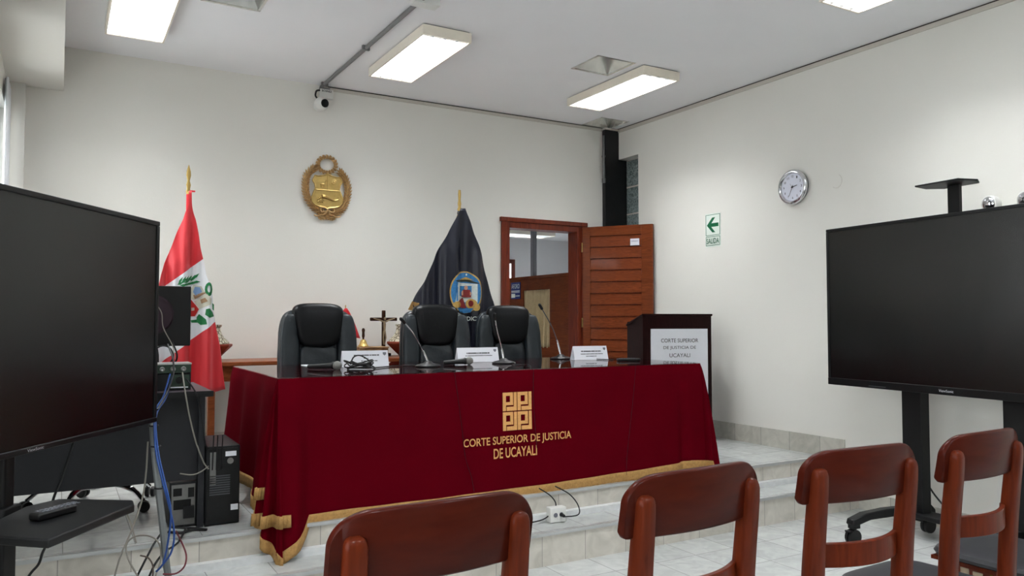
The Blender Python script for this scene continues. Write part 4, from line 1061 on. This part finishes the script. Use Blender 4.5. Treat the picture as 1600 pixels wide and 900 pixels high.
dq([gp((180, 610), (390, 600), (350, 660), (270, 672), (200, 650))], 'medblue', 'lower_ribbon', .016)
xa, xb = ony(688, 503, FY).x, ony(749, 502, FY).x; zt = ony(722, 503, FY).z
v, f = text_mesh('PODER JUDICIAL', xb-xa, .046, .01)
mb = MB(); mb.add([tuple(Vector((xa+x, fy(xa+x, b1.x, zt+z, 2.45, .022, 26, 1.0)-.006, zt+z))-b1) for x, z in v], f); mb.build('flag_lettering', 'signwhite', fc2, smooth=False)

# ------------------------------------------------------------------ lectern
t = thing('lectern', 'dark wooden lectern with a white sign panel beside the open door', 'lectern', (5.06, 5.20, FP), R(-15))
LWd, LD, LH = .663, .34, 1.125
body = MB()
body.box(-LWd, -LWd+.022, 0, LD, .03, LH-.06).box(-.022, 0, 0, LD, .03, LH-.06)
body.prism([(0, LH-.06), (LD, LH-.06), (LD, LH-.10), (0, LH-.005)], -LWd, -LWd+.022, 'x').prism([(0, LH-.06), (LD, LH-.06), (LD, LH-.10), (0, LH-.005)], -.022, 0, 'x')
body.build('side_panel', 'lectern', t)
MB().box(-LWd+.022, -.022, .004, .024, .03, LH-.008).build('front_panel', 'lectern', t)
MB().prism([(-.008, LH-.004), (LD+.01, LH-.095), (LD+.01, LH-.08), (-.008, LH+.012)], -LWd-.008, .008, 'x').build('slanted_top', 'lectern', t)
MB().box(-LWd-.015, .02, -.02, LD+.02, 0, .03).build('plinth', 'blackplastic', t, bevel=.004)
MB().box(-LWd+.03, -.03, .1, LD, .5, .52).build('inner_shelf', 'lectern', t)
px0, px1, pz0, pz1 = -LWd+.075, -.04, .27, 1.005
MB().box(px0, px1, -.006, .004, pz0, pz1).build('sign_panel', 'white', t)
fl_ = lambda x, z: Vector((x, -.0075, z))
cxm = (px0+px1)/2
for s_, wd_, zz in (('CORTE SUPERIOR', .36, .885), ('DE JUSTICIA DE', .315, .82), ('UCAYALI', .20, .755)):
    lettering(s_, cxm-wd_/2, zz, wd_, .034, fl_, 'ink', t, name='sign_lettering')

# ------------------------------------------------------------------ television on the right, with its cart
def tv_frame(Pf, Pn, front_left=False):
    pass
pa = P(1296, 358, 5.75); pb2 = P(1296, 600, 5.75); pn = P(1600, 631, 5.75*.7756)
u = Vector((pn.x-pb2.x, pn.y-pb2.y, 0)).normalized(); rz = math.atan2(u.y, u.x)
W2 = 1.95; zt_, zb_ = pa.z, pb2.z
root = thing('television', 'large black television on the right, its left edge near the clock wall', 'television', (pb2.x+u.x*W2/2, pb2.y+u.y*W2/2, ZF), rz)
def tv_parts(t, W_, z0, z1, deep, chin, logo_x, logo_w):
    a = W_/2; z0 -= ZF; z1 -= ZF
    MB().box(-a, a, 0, .03, z0, z1).box(-a+.06, a-.06, .03, deep, z0+.06, z1-.08).build('rear_housing', 'bezel', t, bevel=.004)
    MB().box(-a, a, -.012, 0, z1-.022, z1).box(-a, a, -.014, 0, z0, z0+chin).box(-a, -a+.02, -.012, 0, z0+chin, z1-.022).box(a-.02, a, -.012, 0, z0+chin, z1-.022).build('bezel_frame', 'bezel', t, bevel=.003)
    MB().box(-a+.02, a-.02, -.006, 0, z0+chin, z1-.022).build('screen', 'screen', t, smooth=False)
    lettering('ViewSonic' if logo_w else '', 0, 0, .1, None, lambda x, z: Vector((logo_x+x, -.0155, z0+chin*.35+z)), 'logo', t, name='logo') if logo_w else None
tv_parts(root, W2, zb_, zt_, .09, .05, 0.0-.08, True)
mb = MB(); mb.box(-W2/2+.36, -W2/2+.50, -.0155, -.014, zb_-ZF+.012, zb_-ZF+.017).build('front_port_slot', 'greyplastic', root)
ct = thing('television_cart', 'black wheeled cart carrying the right television, with two posts', 'television cart', tuple(root.location), rz)
s1, s2 = .585-W2/2, 1.285-W2/2
MB().box(s1-.075, s1+.075, .12, .20, .10, 1.75).build('post', 'blackmetal', ct, bevel=.006)
MB().box(s2-.075, s2+.075, .12, .20, .10, 1.75).build('post', 'blackmetal', ct, bevel=.006)
MB().box(s1-.075, s2+.075, .095, .12, 1.25, 1.35).box(s1-.075, s2+.075, .095, .12, 1.6, 1.7).build('mounting_rail', 'blackmetal', ct)
MB().box(s1-.04, s2+.04, .08, .24, .125, .155).build('base_plate', 'blackmetal', ct, bevel=.006)
for s in (s1, s2):
    leg = MB(); pr = [(-.46, .135), (-.45, .165), (-.34, .195), (-.15, .205), (.26, .195), (.30, .16), (.30, .125), (-.1, .15), (-.3, .15), (-.44, .12)]
    leg.prism(pr, s-.03, s+.03, 'x'); lg = leg.build('foot', 'blackmetal', ct, bevel=.006)
    for yy in (-.42, .27):
        c = MB()
        for o in (-.014, .014): c.lathe([(0, -.010), (.048, -.010), (.05, 0), (.048, .010), (0, .010)], 18, Matrix.Translation((s+o, yy-.01, .051)) @ Matrix.Rotation(R(90), 4, 'Y'))
        c.box(s-.006, s+.006, yy-.02, yy+.015, .04, .13).box(s-.022, s+.022, yy-.03, yy+.03, .105, .128).box(s-.02, s+.02, yy-.06, yy-.02, .085, .095); c.build('caster', 'blackplastic', lg)
ccx = .94-W2/2
MB().box(ccx-.04, ccx+.04, .10, .125, 1.6, zt_-ZF+.19).build('shelf_post', 'blackmetal', ct)
MB().prism([(-.15, -.14), (.15, -.14), (.18, .0), (.12, .10), (-.12, .10), (-.18, .0)], zt_-ZF+.19, zt_-ZF+.2, 'z', Matrix.Translation((ccx, .08, 0))).build('camera_shelf', 'blackmetal', ct, bevel=.002)
cable('power_cable', [(5.16, 3.30, .34), (5.22, 3.25, .2), (5.12, 3.05, .115), (5.03, 2.8, .10), (4.98, 2.5, .10)], .006, 'blackcable', 'black cable lying over the base of the right television cart')

# ------------------------------------------------------------------ television on the left, single post cart
pa = P(244.5, 345, 3.74); pb2 = P(241, 659, 3.74); pn = P(0, 723, 3.74*.7277)
u = Vector((pb2.x-pn.x, pb2.y-pn.y, 0)).normalized(); rz = math.atan2(u.y, u.x)
W1 = 1.72
root = thing('television', 'large black television filling the left side of the picture', 'television', (pb2.x-u.x*W1/2, pb2.y-u.y*W1/2, ZF), rz)
tv_parts(root, W1, pb2.z, pa.z, .07, .022, -.05, False)
lettering('ViewSonic', -.045, pb2.z-ZF+.006, .09, .011, lambda x, z: Vector((x, -.0155, z)), 'logo', root, name='logo')
ct = thing('television_cart', 'black single post cart with a tray carrying the left television', 'television cart', tuple(root.location), rz)
q = P(27.5, 760, 2.88); inv = (Matrix.Translation(root.location) @ Matrix.Rotation(rz, 4, 'Z')).inverted()
ql = inv @ Vector((q.x, q.y, 0)); pxl, pyl = ql.x, max(ql.y, .115)
MB().box(pxl-.028, pxl+.028, pyl-.035, pyl+.035, .07, 1.5).build('post', 'blackmetal', ct, bevel=.008)
MB().box(pxl-.035, pxl+.035, pyl-.042, pyl+.042, .07, .70).build('post_collar', 'blackmetal', ct, bevel=.006)
MB().box(pxl-.25, pxl+.25, .07, pyl-.03, 1.15, 1.6).build('wall_mount_plate', 'blackmetal', ct)
tp = [onz(a, b, .70) for a, b in ((40, 791), (92, 779), (208, 781), (210, 788), (76, 843), (0, 838), (-70, 832), (-60, 812), (0, 810))]
tl = [inv @ Vector((a.x, a.y, 0)) for a in tp]
MB().prism([(a.x, a.y) for a in tl], .70-ZF-.03, .70-ZF, 'z').build('tray', 'blackmetal', ct, bevel=.006)
bk = inv @ onz(8, 805, .70); MB().box(pxl-.05, pxl+.05, pyl-.05, pyl+.05, .70-ZF-.05, .70-ZF+.02).build('tray_bracket', 'blackmetal', ct, bevel=.008)
MB().box(pxl-.45, pxl+.45, pyl-.03, pyl+.03, .05, .08).build('base_beam', 'blackmetal', ct)
for s in (-.42, .42):
    MB().box(pxl+s-.03, pxl+s+.03, pyl-.28, pyl+.28, .055, .09).build('foot', 'blackmetal', ct, bevel=.006)
    for yy in (-.25, .25):
        c = MB(); c.lathe([(0, -.012), (.026, -.012), (.026, .012), (0, .012)], 16, Matrix.Translation((pxl+s, pyl+yy, .027)) @ Matrix.Rotation(R(90), 4, 'Y')); c.build('caster', 'blackplastic', ct)
# remote on the tray
ra, rb_ = onz(52, 813, .705), onz(113, 797, .705)
t = thing('remote_control', 'black remote control lying on the tray below the left television', 'remote control', ((ra.x+rb_.x)/2, (ra.y+rb_.y)/2, .701), math.atan2(rb_.y-ra.y, rb_.x-ra.x))
L = (rb_-ra).length
MB().box(-L/2, L/2, -.027, .027, 0, .028).build('remote_body', 'blackplastic', t, bevel=.008)
bt = MB()
for i in range(9):
    for j in range(3): bt.box(-L/2+.02+.018*i, -L/2+.03+.018*i, -.018+.014*j, -.009+.014*j, .028, .0305)
bt.build('buttons', 'inkgrey', t)

# ------------------------------------------------------------------ operator's desk on the stage
t = thing('operator_desk', 'dark office desk behind the left television', 'desk', (-.15, 4.75, FP))
DH = 1.03-FP
MB().box(-.83, .86, -.37, .30, DH-.028, DH).build('desk_top', 'desktop', t, bevel=.003)
MB().box(-.83, .865, -.378, -.37, DH-.03, DH).build('edge_band', 'blackplastic', t)
MB().box(-.80, .80, -.30, -.282, .245, DH-.028).build('modesty_panel', 'deskdark', t)
MB().box(.80, .83, -.34, .28, 0, DH-.028).build('side_panel', 'deskdark', t)
MB().box(-.83, -.80, -.34, .28, 0, DH-.028).build('side_panel', 'deskdark', t)
# computers
def tower(x, y, w_, h, d_, label, big):
    t = thing('computer_tower', label, 'computer', (x, y, FP), 0)
    MB().box(-w_/2, w_/2, 0, d_, .006, h).build('case_shell', 'blackmetal', t, bevel=.004)
    f = MB(); f.box(-w_/2+.01, w_/2-.01, -.003, 0, .015, h-.012); f.build('rear_panel', 'blackplastic' if big else 'pcback', t)
    if big:
        MB().box(-w_/2+.02, -w_/2+.05, -.006, -.003, h-.20, h-.03).build('port_plate', 'pcback', t)
        MB().box(w_/2-.075, w_/2-.02, -.006, -.003, h-.055, h-.03).build('sticker', 'white', t)
        MB().box(w_/2-.045, w_/2-.008, -.006, -.003, .075, .105).build('lower_sticker', 'white', t)
        sl = MB()
        for k in range(9): sl.box(-w_/2+.02, w_/2-.05, -.006, -.003, .16+k*.012, .166+k*.012)
        sl.build('vent_grille', 'greyplastic', t)
        MB().lathe([(.016, 0), (.016, .006), (0, .006)], 16, Matrix.Translation((w_/2-.05, -.003, h-.08)) @ Matrix.Rotation(R(90), 4, 'X')).build('power_socket', 'pcback', t)
        for k, xx in enumerate((-.055, -.035, -.01)): MB().tube([(xx, -.012, h-.12), (xx+.004, -.012, h+.06)], .0035, 6).build('antenna', 'blackcable', t)
    else:
        MB().box(-w_/2+.018, -w_/2+.06, -.005, -.003, h-.07, h-.03).box(-w_/2+.02, w_/2-.03, -.005, -.003, h-.14, h-.09).build('port_plate', 'dark', t)
        MB().box(0, w_/2-.015, -.02, -.003, .05, .11).build('power_unit', 'blackplastic', t)
        MB().box(w_/2-.045, w_/2-.015, -.006, -.003, h-.08, h-.03).build('fan_grille', 'blackplastic', t)
    return t
tower(.772, 4.40, .172, .415, .44, 'tall black computer tower on the stage beside the desk end', True)
tower(.585, 4.45, .135, .235, .40, 'small computer with a grey metal back under the desk', False)
# monitor seen from behind
t = thing('computer_monitor', 'black computer monitor seen from behind on the desk', 'monitor', (.40, 4.74, 1.031), R(4))
MB().box(-.30, .25, 0, .025, .225, .56).build('monitor_shell', 'blackplastic', t, bevel=.005)
MB().lathe([(.0, 0), (.11, 0), (.10, .012), (0, .014)], 30, Matrix.Translation((.05, -.0, .40)) @ Matrix.Rotation(R(90), 4, 'X')).build('round_hub', mat('hub_dark_purple', (38, 22, 32), .5), t)
MB().tube([(.03, .01, .0), (.03, .01, .40)], .02, 10).build('stand_neck', 'blackplastic', t)
MB().box(-.08, .14, -.08, .10, 0, .012).build('stand_foot', 'blackplastic', t, bevel=.004)
cable('monitor_cable', [(.46, 4.69, 1.49), (.49, 4.69, 1.44), (.50, 4.69, 1.36), (.545, 4.66, 1.26), (.55, 4.6, 1.19)], .0025, 'greycable', 'thin grey cable hanging down the back of the monitor')
t = thing('coiled_cable', 'black cable hanging in a loop under the monitor above the amplifier', 'cable', (.49, 4.62, 1.17))
mb = MB(); c = P(255, 556, 4.32)-Vector(t.location)
mb.tube([(c.x+.05*math.cos(2*PI*i/30), c.y, c.z+.055*math.sin(2*PI*i/30)) for i in range(31)], .0045, 6)
mb.tube(smooth_path([c+Vector((-.05, 0, .09)), c+Vector((-.06, 0, 0)), c+Vector((-.02, 0, -.055)), c+Vector((.05, 0, -.045)), c+Vector((.07, -.01, 0)), c+Vector((.045, 0, .075))]), .005, 6)
mb.build('cable_loop', 'blackcable', t)
cable('amplifier_cable', [P(262, 538, 4.22), P(270, 560, 4.12), P(271, 585, 4.06), P(262, 612, 3.98), P(246, 640, 3.85)], .0045, 'blackcable', 'black cable from the monitor passing over the front of the amplifier')
# amplifier and mixer
t = thing('amplifier', 'dark audio amplifier with a row of round jacks on the desk', 'amplifier', (.385, 4.50, 1.031))
MB().box(-.25, .235, 0, .13, 0, .088).build('amplifier_body', 'blackmetal', t, bevel=.003)
u_ = MB().box(-.25, .235, -.008, .13, .09, .135).build('mixer_body', 'pcb', t, bevel=.003)
MB().box(-.252, .237, -.01, .135, .135, .142).build('grey_lid', 'greytop', t)
for k in range(9):
    MB().lathe([(.013, 0), (.013, .008), (.008, .01), (0, .004)], 16, Matrix.Translation((-.22+.052*k, -.009, .112)) @ Matrix.Rotation(R(90), 4, 'X')).build('jack', 'pcback', t)
MB().box(.125, .225, -.006, 0, .008, .08).build('input_plate', 'pcb', t)
MB().lathe([(.018, 0), (.018, .01), (0, .012)], 18, Matrix.Translation((.175, -.006, .052)) @ Matrix.Rotation(R(90), 4, 'X')).build('dial_knob', 'blackplastic', t)
MB().box(.13, .22, -.0075, -.006, .012, .017).build('printed_strip', 'white', t)
# cables of the desk ------------------------------------------------
def pc(pts): return [P(a, b, d) for a, b, d in pts]
cable('corrugated_conduit', pc([(238, 655, 3.86), (240, 690, 3.78), (246, 750, 3.68), (254, 820, 3.60), (260, 880, 3.56), (263, 915, 3.53)])+[Vector((.42, 3.78, .12)), Vector((.43, 3.72, 0.0)), Vector((.48, 3.6, -.012)), Vector((.55, 3.2, -.012))], .0155, 'corrug', 'thick grey corrugated conduit hanging from the left television to the floor')
cable('network_cable', pc([(266, 584, 4.08), (255, 620, 3.98), (242, 645, 3.86), (243, 700, 3.72), (252, 745, 3.64), (264, 790, 3.58), (272, 830, 3.54), (268, 862, 3.52), (252, 885, 3.50), (244, 893, 3.50)]), .0045, 'bluecable', 'blue network cable running down beside the conduit, the outer of the pair', 'blue network cables')
cable('network_cable', pc([(270, 588, 4.08), (259, 622, 3.98), (244, 650, 3.86), (247, 705, 3.72), (258, 755, 3.63), (267, 800, 3.56), (262, 850, 3.53), (255, 880, 3.50)]), .0045, 'bluecable', 'blue network cable running down beside the conduit, the inner of the pair', 'blue network cables')
cable('grey_cable', pc([(231, 690, 3.9), (228, 740, 3.85), (222, 780, 3.8), (205, 830, 3.7), (188, 870, 3.6), (178, 905, 3.55)]), .0042, 'greycable', 'long thin grey cable left of the conduit, slanting to the lower left')
cable('grey_cable', pc([(196, 798, 3.75), (205, 820, 3.72), (213, 848, 3.68)]), .004, 'greycable', 'short grey cable crossing the long grey one')
cable('grey_cable', pc([(215, 900, 3.5), (200, 872, 3.55), (198, 850, 3.6), (212, 838, 3.62), (235, 838, 3.62), (249, 850, 3.6), (251, 875, 3.56), (243, 900, 3.5)]), .004, 'greycable', 'grey cable standing in a round loop in front of the stage edge')
cable('brown_cable', pc([(219, 868, 3.55), (232, 872, 3.55), (239, 885, 3.52), (238, 905, 3.5)]), .0035, 'brownccable', 'short brown cable curling beside the conduit foot')
cable('black_cable', pc([(255, 829, 3.75), (243, 846, 3.68), (235, 860, 3.64), (222, 885, 3.58), (212, 905, 3.54)]), .005, 'blackcable', 'black cable kinked over the stage edge left of the conduit')
cable('black_cable', pc([(290, 826, 3.95), (278, 848, 3.8), (258, 862, 3.62), (243, 880, 3.54), (232, 903, 3.5)]), .005, 'blackcable', 'black cable from under the desk crossing behind the conduit')
cable('dark_red_cable', pc([(275, 830, 3.9), (285, 850, 3.72), (291, 868, 3.62), (288, 885, 3.58), (275, 896, 3.55), (255, 897, 3.5)]), .004, 'redcable', 'dark red cable looping right of the conduit')
cable('grey_cable', pc([(285, 582, 4.08), (289, 610, 4.04), (296, 650, 4.05), (306, 690, 4.08), (318, 722, 4.11), (326, 733, 4.12)]), .004, 'greycable', 'pale grey cable from the amplifier to the computer tower')
cable('black_cable', pc([(291, 592, 4.08), (305, 612, 4.05), (313, 640, 4.08), (320, 690, 4.11), (325, 700, 4.12)]), .004, 'blackcable', 'black cable from the amplifier over the desk edge to the computer tower')
cable('grey_cable', pc([(281, 740, 4.05), (300, 742, 4.07), (314, 737, 4.1), (326, 728, 4.12)]), .0035, 'greycable', 'short grey cable bending into the side of the computer tower')
cable('black_cable', pc([(117, 684, 3.24), (105, 720, 3.25), (95, 750, 3.26), (84, 778, 3.27), (76, 812, 3.27), (73, 847, 3.26), (66, 865, 3.25), (60, 882, 3.24), (44, 902, 3.22), (22, 950, 3.2), (5, 1010, 3.2), (-20, 1046, 3.2)]), .0055, 'blackcable', 'black cable hanging from the left television behind the tray down to the floor')
for (a, b, d_, w_) in ((240, 665, 3.83, 'top'), (243, 697, 3.755, 'middle'), (250, 762, 3.655, 'lowest')): 
    tg = MB(); c = P(a, b, d_); tg.tube([c+Vector((.022*math.cos(2*PI*i/12), .022*math.sin(2*PI*i/12), 0)) for i in range(13)], .004, 5)
    tag(tg.build('cable_tie', 'blackcable'), w_+' black cable tie on the grey conduit with the blue cables', 'cable tie', 'cable ties on the conduit')
# power brick heap under the small computer
cable('black_cable', [(.50, 4.33, .335), (.56, 4.30, .33), (.62, 4.34, .33), (.68, 4.30, .33), (.60, 4.36, .335), (.52, 4.36, .35)], .007, 'blackcable', 'heap of black cable on the stage in front of the small computer')
# operator chair
def task_chair(loc, rz, label):
    t = thing('office_chair', label, 'chair', loc, rz)
    bs = MB()
    for k in range(5):
        a_ = 2*PI*k/5; d_ = Vector((math.cos(a_), math.sin(a_), 0))
        bs.tube(smooth_path([Vector((0, 0, .12)), d_*.12+Vector((0, 0, .145)), d_*.26+Vector((0, 0, .125)), d_*.34+Vector((0, 0, .065))]), [.02]*7+[.017]*6+[.013]*6, 8)
    base = bs.build('star_base', 'chrome', t)
    for k in range(5):
        a_ = 2*PI*k/5; d_ = Vector((math.cos(a_), math.sin(a_), 0))*.345; mb = MB()
        for o in (-.016, .016): mb.lathe([(0, -.01), (.03, -.01), (.032, 0), (.03, .01), (0, .01)], 16, Matrix.Translation((d_.x, d_.y, .032)) @ Matrix.Rotation(a_+.8, 4, 'Z') @ Matrix.Translation((0, o, 0)) @ Matrix.Rotation(R(90), 4, 'X'))
        mb.build('caster', 'blackplastic', base)
    MB().tube([(0, 0, .12), (0, 0, .40)], .025, 12).build('gas_lift', 'blackmetal', t)
    MB().sup((0, 0, .44), (.24, .24, .045), .5, .5).build('seat', 'blackplastic', t)
    MB().sup((0, .24, .78), (.22, .03, .2), .5, .5).build('backrest', 'blackplastic', t)
    MB().box(-.03, .03, .22, .25, .42, .7).build('back_bar', 'blackmetal', t)
task_chair((.20, 5.17, FP), R(-46), 'office chair with shiny star base behind the dark desk')

# ------------------------------------------------------------------ wooden seats in the foreground
def make_seat(name, label):
    t = thing(name, label, 'chair', (0, 0, 0), 0, 'row of wooden chairs with dark seats')
    def bow(x, k): return -k*(1-(x/.25)**2)
    # crest rail
    ztp, zbt = 1.05, .902
    mb = MB(); nx = 48; hw = .236
    def prof(x):
        ax = abs(x); r_ = .085; rz_ = .062
        top = ztp+.010*(1-(x/hw)**2)
        if ax > hw-r_: top -= rz_*(1-math.sqrt(max(0, 1-((ax-(hw-r_))/r_)**2)))*1.0
        bot = zbt; rb = .012
        if ax > hw-rb: bot += rb*(1-math.sqrt(max(0, 1-((ax-(hw-rb))/rb)**2)))
        return bot, max(top, bot+.02)
    th = .024; vs = []; fs = []
    for i in range(nx+1):
        x = -hw*math.cos(PI*i/nx); b_, t_ = prof(x); y = -.205+bow(x, .045)
        e = .006
        ring = [(x, y, b_+e), (x, y+e, b_), (x, y+th-e, b_), (x, y+th, b_+e), (x, y+th-.012-.0, t_-e), (x, y+th-.012-e, t_), (x, y-.012+e, t_), (x, y-.012, t_-e)]
        vs += ring
    for i in range(nx):
        for k in range(8): k2 = (k+1) % 8; fs.append((i*8+k, (i+1)*8+k, (i+1)*8+k2, i*8+k2))
    fs += [tuple(range(8)), tuple(range(nx*8+7, nx*8-1, -1))]
    mb.add(vs, fs); mb.build('crest_rail', 'crestwood', t, angle=50)
    # rear posts: curved, rounded tops
    for s in (-1, 1):
        pts = smooth_path([(s*.186, -.27, 0), (s*.187, -.225, .25), (s*.187, -.195, .46), (s*.188, -.206, .72), (s*.189, -.227, .93), (s*.189, -.230, .985)], 6)
        pts += [pts[-1]+Vector((0, .001, dz)) for dz in (.008, .015, .020, .0235)]
        mb = MB(); vs = []; fs = []; n = len(pts)
        for i, p in enumerate(pts):
            k = i/(n-1); wx = .0225+.0065*min(1, max(0, (1.0-p.z)/.28)); wy = .022
            if i > n-5: q_ = (.97, .88, .70, .42)[i-n+4]; wx *= q_; wy *= q_
            for (a, b) in ((-1, -.75), (-.78, -1), (.78, -1), (1, -.75), (1, .75), (.78, 1), (-.78, 1), (-1, .75)): vs.append((p.x+a*wx, p.y+b*wy, p.z))
        for i in range(n-1):
            for k in range(8): k2 = (k+1) % 8; fs.append((i*8+k, i*8+k2, (i+1)*8+k2, (i+1)*8+k))
        vs.append((pts[-1].x, pts[-1].y, pts[-1].z+.001)); c = len(vs)-1
        fs += [tuple(range(7, -1, -1))]+[((n-1)*8+k, (n-1)*8+(k+1) % 8, c) for k in range(8)]
        mb.add(vs, fs); mb.build('rear_leg', 'chairwood', t, angle=50)
        mb = MB(); mb.tube([(s*.195, .195, 0), (s*.20, .19, .40)], [.015, .022], 10); mb.build('front_leg', 'chairwood', t)
        MB().box(s*.2-.01, s*.2+.01, -.19, .19, .17, .20).build('side_stretcher', 'chairwood', t, bevel=.003)
    # lower back rail
    mb = MB(); vs = []; fs = []; nx = 24
    for i in range(nx+1):
        x = -.185+.37*i/nx; y = -.195-.055*(1-(x/.185)**2)
        vs += [(x, y, .715), (x, y+.02, .715), (x, y+.018, .785), (x, y, .785)]
    for i in range(nx):
        for k in range(4): k2 = (k+1) % 4; fs.append((i*4+k, (i+1)*4+k, (i+1)*4+k2, i*4+k2))
    fs += [(0, 1, 2, 3), (nx*4+3, nx*4+2, nx*4+1, nx*4)]
    mb.add(vs, fs); mb.build('back_rail', 'chairwood', t, bevel=.003, angle=50)
    MB().box(-.21, .21, .185, .205, .437, .452).box(-.21, -.19, -.18, .19, .437, .452).box(.19, .21, -.18, .19, .437, .452).box(-.19, .19, -.2, -.18, .437, .452).build('seat_frame', 'chairwood', t)
    MB().sup((0, .0, .474), (.235, .222, .024), .5, .38, 44, 8).build('seat_pad', 'seatpad', t)
    return t
labels = ['wooden chair nearest the viewer at bottom left of the chair row', 'second wooden chair from the left in the front row',
          'wooden chair in the row before the casters of the television cart', 'wooden chair under the right television, at the right end of the complete chair backs',
          'wooden chair at the right border showing only its dark seat']
S0 = make_seat('wooden_chair', labels[0])
S0.location = (.692, 1.74, ZF); S0.rotation_euler = (0, 0, R(2))
for (x, y, a_), lb in zip([(1.408, 1.74, 3.5), (2.095, 1.74, -4), (2.715, 1.745, 2), (3.39, 1.80, 0)], labels[1:]): dup(S0, (x, y, ZF), R(a_), lb)
# printed bag below the last seat
t = thing('printed_bag', 'red brown printed bag standing under the chair at the right border', 'bag', (3.40, 1.80, ZF))
MB().box(-.17, .13, -.13, .14, 0, .428).build('bag_body', 'bagred', t, bevel=.008)
for (y0, y1, z0, z1) in ((.075, .11, .375, .42), (.02, .06, .37, .415), (-.10, -.055, .28, .34), (.0, .07, .29, .33)): MB().box(-.173, -.169, y0, y1, z0, z1).build('printed_picture', 'bagcream', t, bevel=.001)
MB().box(-.173, -.169, -.075, -.01, .36, .418).build('green_label', 'yellowgreen', t)
